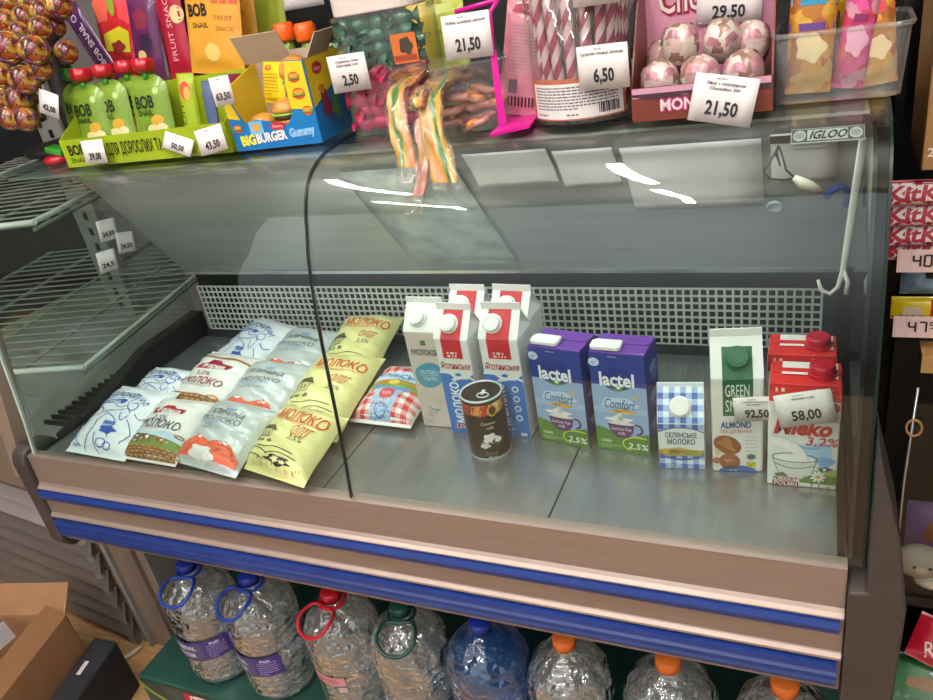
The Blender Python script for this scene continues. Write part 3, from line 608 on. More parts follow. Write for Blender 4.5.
def art_blue_check(a, w, h):
    a.gingham(-w*.49, .001, w*.49, h*.998, .0088, '#3d5ea6', '#9db4dc', 1)
    a.poly([(-w*.49, h*.30), (w*.49, h*.30), (w*.49, h*.82), (w*.3, h*.89), (0, h*.92), (-w*.3, h*.89), (-w*.49, h*.82)], '#e6e2de', 2); a.curve([(-w*.49, h*.83), (-w*.25, h*.905), (0, h*.925), (w*.25, h*.905), (w*.49, h*.83)], .002, '#3d5ea6', 3)
    a.text('СЕЛЯНСЬКЕ', 0, h*.765, .0085, '#23375f', w=w*.68, bold=.02, l=4); a.text('МОЛОКО', 0, h*.62, .0095, '#23375f', w=w*.60, bold=.02, l=4)
    a.rect(-w*.49, h*.30, w*.49, h*.44, '#b8924a', 3); a.blob(-.1*w, h*.42, w*.3, h*.07, '#c8a860', 3, seed=2); a.blob(.25*w, h*.38, w*.2, h*.06, '#8a9448', 4, seed=4); a.blob(-.32*w, h*.37, w*.12, h*.05, '#7d8c42', 4, seed=9); a.ell(-.34*w, h*.40, .005, .006, '#d6a64c', 5)
    a.curve([(-w*.49, h*.33), (-w*.2, h*.24), (0, h*.22), (w*.2, h*.24), (w*.49, h*.33)], .003, '#3d5ea6', 4); a.lines(-w*.3, h*.1, w*.25, 2, .004, .0014, '#e8ecf2', 4)
def rart_blue_check(a, w, s):
    a.gingham(-w*.49, .001, w*.49, s*.99, .0088, '#3d5ea6', '#9db4dc', 1)
def art_almond(a, w, h):
    a.poly([(-w*.28, h*.62), (w*.30, h*.62), (w*.30, h*.998), (-w*.28, h*.998)], '#24593b', 1)
    for i, s_ in enumerate(('GREEN', 'SMILE')): a.text(s_, 0, h*(.885-.16*i), .020, '#dfe6dd', w=w*.46, l=3)
    a.text('ALMOND', -w*.03, h*.525, .0105, '#2d5c96', w=w*.60, bold=.035); a.text('МИГДАЛЬНИЙ', -w*.03, h*.455, .0058, '#b4524a', w=w*.60)
    a.ell(-w*.20, h*.305, .021, .0155, '#8a4f2c', 2, rot=-32); a.ell(-w*.16, h*.12, .0155, .0145, '#96593a', 2, rot=-35); a.ell(-w*.42, h*.13, .006, .006, '#a96a48', 2); a.blob(-w*.40, h*.23, .005, .006, '#d8c09a', 2)
    for k in range(5): a.curve([(-w*.40+k*.003, h*.335+k*.0022), (-w*.2+k*.001, h*.31+.003*k-.006), (-w*.02-k*.002, h*.235+.002*k)], .0015, '#c08a5e', 3)
    for k in range(4): a.curve([(-w*.28+k*.003, h*.15), (-w*.14+k*.003-.004, h*.11+k*.001)], .0015, '#c8926a', 3)
    a.lines(w*.16, h*.40, w*.22, 8, .0065, .0011, '#a39a96'); a.ell(w*.27, h*.175, .006, .0055, '#3f6b4a', 2); a.poly([(w*.18, h*.115), (w*.36, h*.115), (w*.36, h*.06), (w*.18, h*.06)], '#d9c43c', 2); a.stroke([(w*.22, h*.1), (w*.26, h*.075), (w*.33, h*.105)], .0016, '#4b7a35', 3)
    a.ell(0, 0.001, w*.38, h*.07, '#2f62a4', 2, arc=(0, 180)); a.lines(-w*.16, h*.03, w*.32, 1, .003, .002, '#a9c2e4')
def rart_almond(a, w, s): a.rect(-w*.28, 0, w*.30, s*.76, '#24593b', 1)
def art_mleko(a, w, h):
    a.poly([(-w*.49, h*.84), (-w*.3, h*.82), (0, h*.90), (w*.3, h*.88), (w*.49, h*.85), (w*.49, h*.985), (-w*.49, h*.985)], '#cf2f2b', 1); a.lines(-w*.4, h*.965, w*.26, 1, .006, .006, '#ead5d2', 2, 4); a.text('3,2%', w*.25, h*.945, .009, '#f3e6e4', w=w*.24, sh=.2)
    a.text('Polskie', 0, h*.77, .02, '#9a3d52', w=w*.62, sh=.3); a.ell(w*.40, h*.80, .008, .008, '#cf2f2b', 2)
    a.text('Mleko', -w*.02, h*.60, .023, '#c52b2e', w=w*.80, sh=.22, bold=.045); a.text('3,2%', w*.26, h*.475, .0135, '#c0363a', w=w*.44, sh=.2, bold=.015); a.stroke([(w*.02, h*.43), (w*.46, h*.44)], .0008, '#9aa8b8', 2)
    a.blob(w*.2, h*.36, w*.24, h*.10, '#a9cbe8', 1, k=3, seed=5, amp=.18); a.blob(w*.32, h*.27, w*.12, h*.06, '#7fb0de', 2, k=3, seed=15, amp=.25); a.curve([(-w*.1, h*.43), (w*.1, h*.40), (w*.26, h*.42)], .004, '#7fb0de', 2)
    a.poly([(-w*.46, h*.42), (-w*.28, h*.40), (-w*.14, h*.35), (-w*.02, h*.27), (w*.10, h*.27), (w*.04, h*.36), (-w*.10, h*.45), (-w*.30, h*.49), (-w*.46, h*.50)], '#f4ece6', 5); a.curve([(-w*.46, h*.50), (-w*.30, h*.49), (-w*.10, h*.45), (w*.04, h*.36), (w*.10, h*.27)], .0012, '#c9cdd2', 6)
    a.rect(-w*.2, h*.05, w*.49, h*.14, '#5e7a35', 1); a.poly([(w*.05, h*.14), (w*.49, h*.14), (w*.49, h*.20), (w*.3, h*.22)], '#9db06a', 1)
    a.poly([(-w*.43, h*.30), (w*.21, h*.30), (w*.14, h*.14), (0, h*.085), (-w*.18, h*.085), (-w*.34, h*.14)], '#dcd8d4', 2); a.stroke([(-w*.43, h*.30), (-w*.34, h*.14), (-w*.18, h*.085), (0, h*.085), (w*.14, h*.14), (w*.21, h*.30)], .0014, '#8f958e', 4); a.ring(-w*.11, h*.30, w*.32, h*.045, .0012, '#5a5f58', 4); a.ell(-w*.11, h*.29, w*.30, h*.035, '#f3ede6', 3); a.curve([(-w*.40, h*.23), (-w*.11, h*.19), (w*.18, h*.23)], .0012, '#5a5f58', 4)
    a.blob(-w*.30, h*.10, w*.09, h*.04, '#4f7a35', 2, seed=8); a.blob(w*.12, h*.085, w*.1, h*.04, '#4f7a35', 2, seed=18)
    a.blob(w*.32, h*.205, w*.09, h*.022, '#2b2c30', 3, seed=2, amp=.4); a.blob(w*.32, h*.205, w*.03, h*.012, '#eceaea', 4, seed=1)
    for i in range(9): a.ell(w*.23+.0065*math.cos(i*PI/4.5), h*.125+.0065*math.sin(i*PI/4.5), .0042, .0018, '#f2efec', 4, rot=math.degrees(i*PI/4.5), n=10)
    a.ell(w*.23, h*.125, .0035, .003, '#d9a232', 5)
    a.rect(-w*.43, h*.055, -w*.03, h*.098, '#ece6e2', 3); a.text('PRODUKT', -w*.23, h*.076, .0062, '#a02f3c', w=w*.35, bold=.03, l=4); a.rect(-w*.42, h*.008, -w*.04, h*.052, '#93283a', 3); a.text('POLSKI', -w*.23, h*.030, .0065, '#f3e9e9', w=w*.33, bold=.02, l=4); a.text('1 L e', w*.28, h*.03, .0075, '#9a6a5a', w=w*.28)
def side_mleko(a, d, h):
    a.rect(-d*.49, h*.8, d*.49, h*.985, '#cf2f2b', 1); a.text('%', -d*.2, h*.5, .012, '#c0363a', w=.012, l=2); a.lines(-d*.35, h*.7, d*.6, 10, .006, .0014, '#a8a2a2'); a.rect(-d*.49, h*.05, d*.49, h*.14, '#8a9c64', 1); a.blob(-d*.1, h*.2, d*.2, h*.04, '#2b2c30', 2, seed=3)
def top_mleko(a, w, d):
    a.rect(-w*.33, d*.38, w*.06, d*.92, '#ebe4e0', 2); a.lines(-w*.28, d*.55, w*.26, 1, .004, .003, '#8b8a92', 3); a.poly([(w*.10, d*.3), (w*.44, d*.25), (w*.44, d*.9), (w*.16, d*.9)], '#e9dfdc', 2)
gable('tall blush white milk carton with blue rounded patch, leftmost of the cartons', (-.6075, 1.060, 0), 0, .069, .069, .197, .238, .010, 'board_blush', 'board_white', art_molo, None, 'cap_white', cap_at=(-.008, .026), cap_r=.0150)
gable('white and blue milk carton with red strip, front left one standing behind the tin can', (-.546, 1.046, 0), -2, .064, .066, .192, .232, .012, 'board_white', 'board_white', art_yag, rart_yag, 'cap_white', cap_at=(-.004, .026), cap_r=.0150)
gable('white and blue milk carton with red strip, front right one beside the purple carton', (-.463, 1.051, 0), -1, .070, .066, .192, .232, .012, 'board_white', 'board_white', art_yag, rart_yag, 'cap_white', cap_at=(-.010, .026), cap_r=.0150)
gable('white carton with red strip, behind the front left blue one of its kind', (-.552, 1.122, 0), -2, .068, .068, .192, .232, .012, 'board_white', 'board_white', art_yag, rart_yag, 'cap_white', cap_at=(-.008, .026), cap_r=.0150)
gable('white carton with red strip, behind the front right blue one of its kind', (-.468, 1.122, 0), -4, .072, .068, .192, .232, .012, 'board_white', 'board_white', art_yag, rart_yag, 'cap_white', cap_at=(-.004, .026), cap_r=.0150)
brick('purple and blue milk carton with cup picture, left one of the pair', (-.362, 1.042, 0), -10, .093, .063, .184, 'board_navy', 'board_purple', art_lactel, side_lactel, cap='flip')
brick('purple and blue milk carton with cup picture, right one of the pair', (-.263, 1.036, 0), -5, .090, .063, .183, 'board_navy', 'board_purple', art_lactel, side_lactel, cap='flip')
gable('small blue and white checked milk carton with rounded white cap', (-.172, 1.006, 0), 6, .068, .066, .083, .130, .006, 'board_check', 'board_check', art_blue_check, rart_blue_check, 'cap_white', cap_at=(.0, .026), cap_r=.0145)
gable('white almond drink carton with green cap and almond picture', (-.0925, 1.010, 0), 8, .071, .062, .163, .212, .012, 'board_cream', 'board_white', art_almond, rart_almond, 'cap_green', ridge_y=.62, cap_at=(.001, .030), cap_r=.0155)
brick('red and white milk carton with splashing milk, the front one at the right end', (.0, .990, 0), 0, .0915, .064, .172, 'board_white', 'board_red', art_mleko, side_mleko, cap='red', top_art=top_mleko)
brick('red and white milk carton, the rear one at the right end showing only its top', (-.006, 1.064, 0), 0, .0915, .064, .176, 'board_white', 'board_red', art_mleko, side_mleko, cap='red', top_art=top_mleko)
price_tag('92,50', 'price tag 92,50 stuck across the white almond carton', zz(-.061, .958, .128), .060, .040, 2, 0, 5, ('Молоко мигдальне', 'рослинне 1 л'), ph=.0115)
price_tag('58,00', 'price tag 58,00 stuck crooked on the red and white carton', zz(.001, .9455, .142), .072, .050, 0, 6, 13, ('Молоко 3,2%', ''), ph=.013)
# tin can
can = thing('tin_can', 'black coconut milk tin can with silver lid, in front of the cartons', 'tin can', (-.4905, .979, 0), math.radians(8))
mat('tin', '#c9d3da', .35, .2, .05, 30); mat('can_black', '#060505', .4, 0, .1, 20)
rc = .0355
B().lathe([(rc*.96, 0), (rc, .003), (rc, .111), (rc*.97, .114)], 'can_black', n=40).build('can_body', can)
B().lathe([(rc*.98, .1115), (rc*1.01, .1135), (rc*1.01, .116), (rc*.95, .116), (rc*.93, .112), (rc*.8, .112), (rc*.78, .1126), (0, .1126)], 'tin', n=40).lathe([(rc*.96, -.0), (rc*1.005, .0005), (rc*1.005, .003), (rc*.98, .004)], 'tin', n=40).build('lid', can)
B().tube([(.010*math.cos(2*PI*i/14)+.006, .008*math.sin(2*PI*i/14)-.012, .1148) for i in range(14)], .0012, 'tin', 6, True).box((.004, -.002, .1142), (.006, .014, .0014), 'tin').build('pull_tab', can)
a = Art(); a.rect(-.105, .088, .105, .108, '#7c3f26', 0)
for i, c in enumerate(('#d9c3a2', '#b3352a', '#8a3a22', '#d8894a', '#b3352a', '#e0cba8', '#c7a02e', '#7c3f26')): a.poly([(-.056+.014*i, .086+.004*(i % 2)), (-.038+.014*i, .089), (-.030+.014*i, .108), (-.05+.014*i, .107)], c, 1)
a.ell(.024, .095, .009, .011, '#c9a23c', 2); a.ell(.024, .095, .006, .008, '#3b2a1c', 3); a.text('Coconut', .014, .073, .0055, '#e8dfd6', w=.024); a.text('milk', .016, .064, .0055, '#e8dfd6', w=.012)
a.blob(.014, .043, .012, .010, '#efeae2', 2, seed=3, amp=.3); a.blob(.026, .036, .010, .009, '#5b3a28', 2, seed=5); a.ell(.026, .038, .006, .005, '#efeae2', 3); a.blob(.003, .030, .008, .006, '#d9d2c4', 2, seed=9); a.text('Coco', .012, .014, .006, '#7f9a48', w=.022); a.text('400 ml', .012, .006, .0035, '#e8dfd6', w=.014)
a.build(can, lambda u, v, h: Vector(((rc+h)*math.sin(u/rc), -(rc+h)*math.cos(u/rc), v)), .006)
# ------------------------------------------------------------------ sweets on the counter top
ZT = .535
for n_, h_, k_ in (('lime_board', '#93a61e', 0), ('lime_pouch', '#6d8a28', .3), ('red_cap', '#a81424', .3), ('green_cap', '#3f9a34', .3), ('burger_blue', '#166fae', 0), ('burger_yellow', '#e8c51c', 0), ('inner_board', '#b9a48e', 0), ('magenta', '#e01c96', .2), ('bun', '#c8883c', .2), ('patty', '#5f2a1c', .2), ('lettuce', '#7fae3c', .2), ('tomato', '#b3241f', .2), ('orange_cap', '#e8611c', .2), ('monz_brown', '#6d3428', 0), ('monz_pink', '#cf8fa6', 0), ('jar_lid', '#dccfc6', 0), ('maroon', '#7c1c3c', 0), ('candy_pink', '#c22a5c', .4), ('candy_green', '#27644a', .4), ('foil_white', '#d9d2cc', .3), ('gum_yellow', '#cf9f22', .3), ('gum_green', '#2f7a38', .3), ('gum_orange', '#dc8a4a', .3), ('gum_pink', '#dc9a8c', .3), ('choc', '#5c3424', .3)):
    mat(n_, h_, .35, 0, .05, 25, .04, 60, coat=k_)
patch('wrap_gold', ['#a87424', '#5a2028', '#b08c3c', '#a04a1a', '#7c3040', '#b89a48', '#3a181e', '#5c3a1c'], 130, .28, .3); patch('wrap_maroon', ['#7a2438', '#9a7a2c', '#5a3a6a', '#b8862c', '#6a1c2c'], 150, .28, .3); mat('stick_white', '#d8cfc4', .5)
def slab(w_, h_, d_, m, parent, name='packet_body', flat_ends=.06, sh=0.):
    """a filled flow-pack standing in its x-z plane, base centre at the origin, front to -y"""
    def T(u, v): return d_/2*(max(0, 1-abs(2*u-1)**3))**.6*(max(0, 1-abs(2*min(1, max(0, (v-flat_ends)/(1-2*flat_ends)))-1)**6))**.6
    X = lambda u, v: (u-.5)*w_*(1-sh*max(0, (v-.80)/.20)**2.2)
    b = B()
    b.grid(lambda u, v: (X(u, v), -T(u, v)-.0004, v*h_), 14, 20, m); b.grid(lambda u, v: (X(u, v), T(u, v)+.0004, v*h_), 14, 20, m)
    o = b.build(name, parent)
    def fn(x, y, h): return Vector((x, -T(x/w_+.5, y/h_)-.0004-h, y))
    fn.body = o; return fn
def pose(P, rz=0, lean=0, roll=0):
    return Matrix.Translation(P) @ Matrix.Rotation(math.radians(rz), 4, 'Z') @ Matrix.Rotation(-math.radians(lean), 4, 'X') @ Matrix.Rotation(-math.radians(roll), 4, 'Y')
def packet(label, P, w_, h_, d_, m, art, rz=0, lean=8, roll=0, name='sweet_packet', cat='sweets', group='packets of sweets on the counter top', cell=.012):
    t = thing(name, label, cat, group=group, mtx=pose(P, rz, lean, roll)); fn = slab(w_, h_, d_, m, t)
    if art: a = Art(); art(a, w_, h_); a.build(fn.body, fn, cell)
    return t
# lollipops on their dark stand
LS = Vector((-1.42, 1.20, ZT))
t = thing('lollipop_stand', 'dark stand holding ball lollipops at the far left of the counter top', 'stand', LS)
B().lathe([(.12, 0), (.12, .012), (.03, .02), (.022, .36), (0, .365)], 'black', n=20).build('post', t)
B().box((.13, -.06, .04), (.09, .07, .08), 'dark_panel').build('side_tray', t)
L0 = None
spots = [(6, 21, 1.06, .021), (25, 17, 1.07, .021), (42, 12, 1.08, .020), (59, 6, 1.08, .022), (20, 32, 1.05, .018), (41, 28, 1.06, .020), (56, 27, 1.09, .017), (9, 47, 1.00, .028), (34, 50, 1.01, .025), (40, 68, 1.02, .021), (3, 75, 1.02, .023), (24, 79, 1.0, .025), (19, 100, 1.0, .024), (3, 98, 1.04, .021), (10, 118, .985, .021), (26, 119, .99, .021), (66, 52, 1.06, .020), (8, 2, 1.08, .021), (30, 1, 1.10, .020), (47, -2, 1.11, .020), (4, 36, 1.10, .020)]
for i, (px, py, Y, r) in enumerate(spots):
    c = at(px, py, Y); d = (Vector((LS.x+.0, LS.y, min(c.z-.04, .84)))-c).normalized(); X = d.cross(Vector((0, 0, 1))); mm = frame(c, X, d.cross(X)) ; mm = frame(c, X, -d.cross(X).cross(X) if False else d.cross(X))
    if L0 is None:
        L0 = thing('lollipop', 'gold and maroon wrapped ball lollipop on the dark stand at the far left', 'lollipop', group='ball lollipops on the stand', mtx=mm)
        s_ = .0205
        B().ball((0, 0, 0), s_, 'wrap_gold', 18, 12).build('candy_ball', L0)
        B().lathe([(s_*.86, -s_*.55), (s_*1.03, -s_*.22), (s_*1.04, s_*.2), (s_*.86, s_*.55)], 'wrap_maroon', n=20, mod=lambda q, z, a: q*(1+.03*math.sin(9*a))).build('wrapper_band', L0)
        B().grid(lambda u, v: ((.004+.013*v)*math.cos(2*PI*u)*(1+.2*math.sin(14*PI*u)*v), (.004+.013*v)*math.sin(2*PI*u)*(1+.2*math.sin(14*PI*u)*v), s_*.9+.013*v), 28, 3, 'wrap_gold').build('wrapper_flare', L0, thick=.0004)
        B().tube([(0, 0, s_*.8), (0, 0, .085)], .0018, 'stick_white', 6).build('stick', L0)
        cur = L0
    else: cur = dup(L0, mtx=mm)
    k = r/.0205; cur.scale = (k, k, k); 
# tray of green squeeze pouches
def tray(name, label, cat, loc, rz, w_, d_, hf, hb, out, inn, th=.002):
    t = thing(name, label, cat, loc, rz); b = B()
    b.box((0, -d_/2, hf/2), (w_, th, hf), out); b.box((0, 0, th/2), (w_, d_, th), inn)
    for s in (-1, 1): b.prism([(-d_/2, 0), (d_/2, 0), (d_/2, hb), (d_*.2, hb), (-d_/2, hf)], s*w_/2-th/2, s*w_/2+th/2, out)
    b.build('tray_body', t); B().box((0, d_/2, hb/2), (w_, th, hb), out).build('back_board', t)
    return t
bx = tray('display_box', 'lime green display box full of green squeeze pouches', 'display box', (-1.045, 1.062, ZT), .03, .365, .15, .048, .108, 'lime_board', 'lime_board')
a = Art(); a.text('BOB', -.148, .030, .017, '#20240f', w=.040, bold=.03); a.text('SNAIL', -.150, .012, .008, '#20240f', w=.038); a.build(bx.children[0], lambda u, v, h: Vector((u, -.075-.001-h, v))); a = Art(); a.text('ИКИ ДЛЯ ДОРОСЛИХ ТА', -.030, .025, .019, '#2d3212', w=.155, bold=.02)
a.build(bx, lambda u, v, h: Vector((u, -.075-.001-h, v)))
a = Art(); a.text('ДЛЯ', .100, .054, .02, '#23280f', w=.04, bold=.02); a.poly([(.09, .078), (.125, .076), (.13, .102), (.095, .104)], '#7a1f3c', 1); a.poly([(.132, .080), (.165, .078), (.16, .104), (.134, .103)], '#dd8a1e', 1); a.build(bx, lambda u, v, h: Vector((u, .075-.001-h, v)))
def spout_pouch(label, P, cap, roll=0, rz=0, front=True):
    t = thing('squeeze_pouch', label, 'squeeze pouch', group='green squeeze pouches in the lime box', mtx=pose(P, rz, 10, roll)); w_, h_ = .086, .126
    fn = slab(w_, h_, .024, 'lime_pouch', t, 'pouch_body', sh=.55)
    B().tube([(0, 0, h_-.006), (0, 0, h_+.006)], .006, 'green_cap', 12).build('spout', t)
    B().lathe([(.011, h_+.004), (.0185, h_+.008), (.0185, h_+.026), (.011, h_+.026), (0, h_+.026)], cap, n=24, mod=lambda q, z, a: q*(1+.05*math.sin(8*a))).build('cap', t)
    a = Art(); a.text('BOB', -.004, .082, .020, '#191c12', w=.042, bold=.03); a.text('SNAIL', -.006, .064, .009, '#191c12', w=.035, bold=.01)
    a.ell(.024, .098, .006, .006, '#a9c173', 1); a.text('5+', .024, .098, .004, '#e9efd8', w=.006); a.blob(.016, .050, .013, .010, '#c8982f', 1, k=2, amp=.1, seed=2); a.blob(.006, .036, .013, .009, '#d6cb92', 2, k=2, amp=.12, seed=4); a.blob(.024, .035, .011, .010, '#dcd2a2', 2, k=2, amp=.12, seed=6)
    a.build(fn.body, fn, .01); return t
Zb = ZT+.004
for i, (px, Y, c, rl, lab) in enumerate(((88, 1.035, 'red_cap', 0, 'green squeeze pouch with red cap, leftmost in the front of the lime box'), (113, 1.046, 'red_cap', 2, 'green squeeze pouch with red cap, second from the left in the lime box'), (134, 1.064, 'red_cap', 0, 'green squeeze pouch mostly hidden between its neighbours in the lime box'), (152, 1.040, 'red_cap', 0, 'green squeeze pouch with fruit picture fully showing, rightmost in the lime box'), (80, 1.088, 'green_cap', 0, 'squeeze pouch with green cap behind the leftmost red capped one'))):
    x = at(px, 122, Y).x; spout_pouch(lab, Vector((x, Y, Zb)), c, rl)
packet('yellow green fruit tube with peach picture in the right end of the lime box', Vector((at(190, 125, 1.03).x, 1.03, ZT+.003)), .034, .122, .014, 'lime_board', lambda a, w, h: (a.ell(0, h*.78, w*.3, h*.12, '#c8402e', 1), a.ell(w*.1, h*.74, w*.2, h*.09, '#e3a04a', 2), a.text('FRUIT', -w*.28, h*.38, .007, '#2c5a1c', w=h*.5, rot=90), a.text('1', w*.12, h*.2, .014, '#2c5a1c', w=.005)), 4, 8, -4, 'fruit_tube')
packet('grey blue bar standing at the right end of the lime box', Vector((at(208, 122, 1.03).x, 1.035, ZT+.003)), .024, .105, .01, mat('blue_bar', '#4b5878', .35), None, 0, 8, -3, 'snack_bar')
# bars and bags standing behind the pouches
mat('bar_purple', '#4a1c50', .3, coat=.3); mat('bag_red', '#c62a33', .25, 0, .2, 25, coat=.4); mat('bar_crimson', '#9a1830', .3, coat=.3); mat('bag_orange', '#d99a35', .35, 0, .06, 20, coat=.2); mat('bag_violet', '#55204c', .3, 0, .3, 25, coat=.3); mat('bag_pink', '#c93c62', .3, 0, .15, 25, coat=.3); mat('pouch_green', '#a8b23c', .3, 0, .1, 20, coat=.3); mat('bag_yellow', '#d8c331', .3, 0, .15, 25, coat=.3)
def bp(px, py, Y): return at(px, py, Y)
t = thing('display_step', 'lime green display step behind the pouch box carrying bars and bags', 'display step', (-1.055, 1.225, ZT))
B().box((.01, 0, .050), (.50, .16, .100), 'lime_board').build('step_body', t, bevel=.002)
def bq(px, py, Y): p = at(px, py, max(Y, 1.165)); p.z = ZT+.102; return p
packet('purple snack bar standing slanted between the lollipops and the red bags', bq(112, 66, 1.19), .044, .175, .012, 'bar_purple', lambda a, w, h: (a.text('BOB SNAIL', w*.12, h*.52, .013, '#e6dce4', w=h*.5, rot=90, bold=.02), a.lines(-w*.35, h*.7, w*.2, 18, .005, .002, '#9a7aa0'), a.ring(0, h*.86, .006, .006, .002, '#e6dce4', 2), a.ell(w*.2, h*.14, .010, .008, '#8f1c34', 1)), 0, 8, 27, 'snack_bar')
packet('red and pink fruit bag with yellow sticker, upper left of the lime box', bq(126, 68, 1.235), .112, .190, .022, 'bag_red', lambda a, w, h: (a.blob(-w*.25, h*.75, w*.2, h*.14, '#d9604a', 1, seed=2), a.ell(w*.02, h*.8, w*.08, h*.14, '#7c9a2c', 2), a.blob(w*.28, h*.72, w*.16, h*.14, '#e0474f', 1, seed=4), a.poly([(-w*.3, h*.34), (w*.25, h*.30), (w*.3, h*.5), (w*.12, h*.56), (-w*.3, h*.5)], '#d9cf2c', 3), a.blob(0, h*.36, w*.15, h*.07, '#8c2a26', 4, seed=8), a.text('BOB', w*.15, h*.25, .008, '#1e1a14', w=.02, l=4)), 0, 8, -2)
packet('dark violet berry bag standing right of the red fruit bag', bq(150, 72, 1.20), .07, .160, .018, 'bag_violet', lambda a, w, h: (a.blob(0, h*.7, w*.25, h*.12, '#7c2338', 1, seed=2), a.blob(w*.1, h*.45, w*.2, h*.1, '#2c1636', 1, seed=3), a.ell(-w*.1, h*.3, w*.15, h*.06, '#d6c078', 2)), 0, 8, -6)
packet('crimson fruit bar standing tall beside the orange bag', bq(181, 70, 1.185), .056, .22, .012, 'bar_crimson', lambda a, w, h: (a.text('FRUIT SNACK', -w*.05, h*.42, .012, '#dba9a6', w=h*.55, rot=90), a.ell(w*.3, h*.5, w*.25, h*.07, '#e0c08a', 2)), 0, 8, -2, 'snack_bar')
packet('dark purple bar half hidden between the crimson bar and the orange bag', bq(196, 66, 1.21), .05, .15, .01, 'bag_violet', None, 0, 8, 0, 'snack_bar')
packet('pale pink bag behind the crimson bar at the top edge', bq(168, 20, 1.26), .08, .165, .02, 'bag_pink', None, 0, 8, 0)
packet('orange fruit snack bag with black lettering, left of the burger box', bq(216, 66, 1.170), .120, .190, .020, 'bag_orange', lambda a, w, h: (a.text('BOB', -w*.22, h*.56, .019, '#1d1810', w=w*.36, bold=.04, rot=4), a.text('SNAIL', -w*.18, h*.43, .009, '#1d1810', w=w*.30, rot=4), a.ell(w*.26, h*.88, .010, .010, '#cf6a2c', 1), [a.rect(w*(.05+.15*k), h*.62, w*(.17+.15*k), h*.73, '#cf5a3c', 1) for k in range(3)], a.text('FRUIT', w*.24, h*.5, .008, '#b4622c', w=w*.3), a.text('SNACK', w*.26, h*.41, .008, '#b4622c', w=w*.3), a.ell(w*.0, h*.2, w*.14, h*.08, '#e4c06a', 1)), 0, 8, -9)
packet('second orange bag partly hidden behind the first, right of it', bq(240, 56, 1.24), .09, .185, .018, 'bag_orange', lambda a, w, h: (a.text('FRUIT', w*.1, h*.62, .009, '#a84f1e', w=w*.4), a.text('SNACK', w*.12, h*.5, .009, '#a84f1e', w=w*.4)), 0, 8, -4)
packet('yellow green sweet bag behind the burger box', Vector((bp(268, 56, 1.30).x, 1.30, ZT)), .08, .26, .018, 'pouch_green', None, 0, 8, -2)
price_tag('42,00', 'price tag 42,00 beside the leftmost green pouches', bp(49, 104, 1.0), .046, .042, 0, 8, -20, ('', ''), pw=.03, ph=.009)
price_tag('39,00', 'price tag 39,00 on the left front of the lime box', bp(94, 152, .968), .050, .040, 2, 8, 0, ('', ''))
price_tag('50,50', 'curled price tag 50,50 on the right front of the lime box', bp(178, 144, .979), .060, .028, 4, 22, -20, ('', ''), ph=.008, pw=.026)
price_tag('43,50', 'price tag 43,50 at the right end of the lime box', bp(211, 140, .972), .054, .040, 4, 10, 8, ('', ''))
price_tag('63,50', 'narrow price tag 63,50 between lime box and burger box', bp(222, 91, .965), .030, .042, 30, 6, 0, ('', ''), ph=.009, pw=.022)
# small red and green toy at the left of the lime box
t = thing('sweet_toy', 'small red and green plastic candy toy left of the lime box', 'toy', on(52, 166, ZT)+Vector((0, .02, 0)))
B().lathe([(.0, 0), (.024, .001), (.027, .010), (.022, .016), (0, .017)], 'red_cap', n=20).build('toy_base', t); B().box((.006, 0, .024), (.04, .026, .012), 'green_cap', Matrix.Rotation(.25, 3, 'Y')).build('toy_lid', t, bevel=.003)
# burger gummy box
bw, bd, bh = .155, .115, .068
bgx = thing('burger_candy_box', 'blue and yellow cut-out box of burger shaped gummies', 'display box', (-.778, 1.058, ZT), math.radians(5))
o = B(); o.prism([(-bw/2, 0), (bw/2, 0), (bw/2, .122), (bw*.30, .125), (bw*.25, .09), (bw*.26, .05), (bw*.18, .034), (bw*.05, .030), (-bw*.02, .040), (-bw*.18, .046), (-bw*.32, .040), (-bw*.42, .075), (-bw*.5, .09)], -bd/2-.001, -bd/2+.001, 'burger_blue', 'y'); o.build('box_front', bgx)
o = B(); o.box((0, 0, .001), (bw, bd, .002), 'inner_board'); o.build('box_floor', bgx)
B().prism([(-bd/2, 0), (bd/2, 0), (bd/2, .128), (-bd/2, .122)], bw/2-.001, bw/2+.001, 'burger_blue').build('box_side', bgx)
B().prism([(-bd/2, 0), (bd/2, 0), (bd/2, .12), (-bd/2, .09)], -bw/2-.001, -bw/2+.001, 'burger_yellow').build('box_side', bgx)
B().box((0, bd/2, .065), (bw, .002, .13), 'inner_board').build('box_back', bgx)
B().box((-bw*.2, bd*.12, .142), (bw*.55, .0016, .05), 'inner_board', Matrix.Rotation(.5, 3, 'X')).build('flap', bgx); B().box((bw/2+.012, -.01, .139), (.0016, bd*.6, .04), 'inner_board', Matrix.Rotation(.6, 3, 'Y')).build('flap', bgx)
a = Art(); yl = '#e8c51c'
a.poly([(bw*.255, .055), (bw/2-.001, .052), (bw/2-.001, .121), (bw*.305, .124), (bw*.255, .09)], yl, 1); a.poly([(-bw*.495, .052), (-bw*.36, .048), (-bw*.42, .075), (-bw*.495, .088)], yl, 1)
a.text('BIG', -bw*.33, .016, .0145, '#f0e23c', w=.027, bold=.05, rot=3); a.text('BURGER', -bw*.05, .018, .0135, '#f0ede8', w=.056, bold=.045, rot=3); a.text('Gummy', bw*.31, .021, .0125, '#8fc2e6', w=.046, bold=.06, rot=3)
a.ell(bw*.05, .033, .013, .006, '#c0202c', 3); a.text('Gummy', bw*.05, .033, .004, '#f0e6e4', w=.018, l=4)
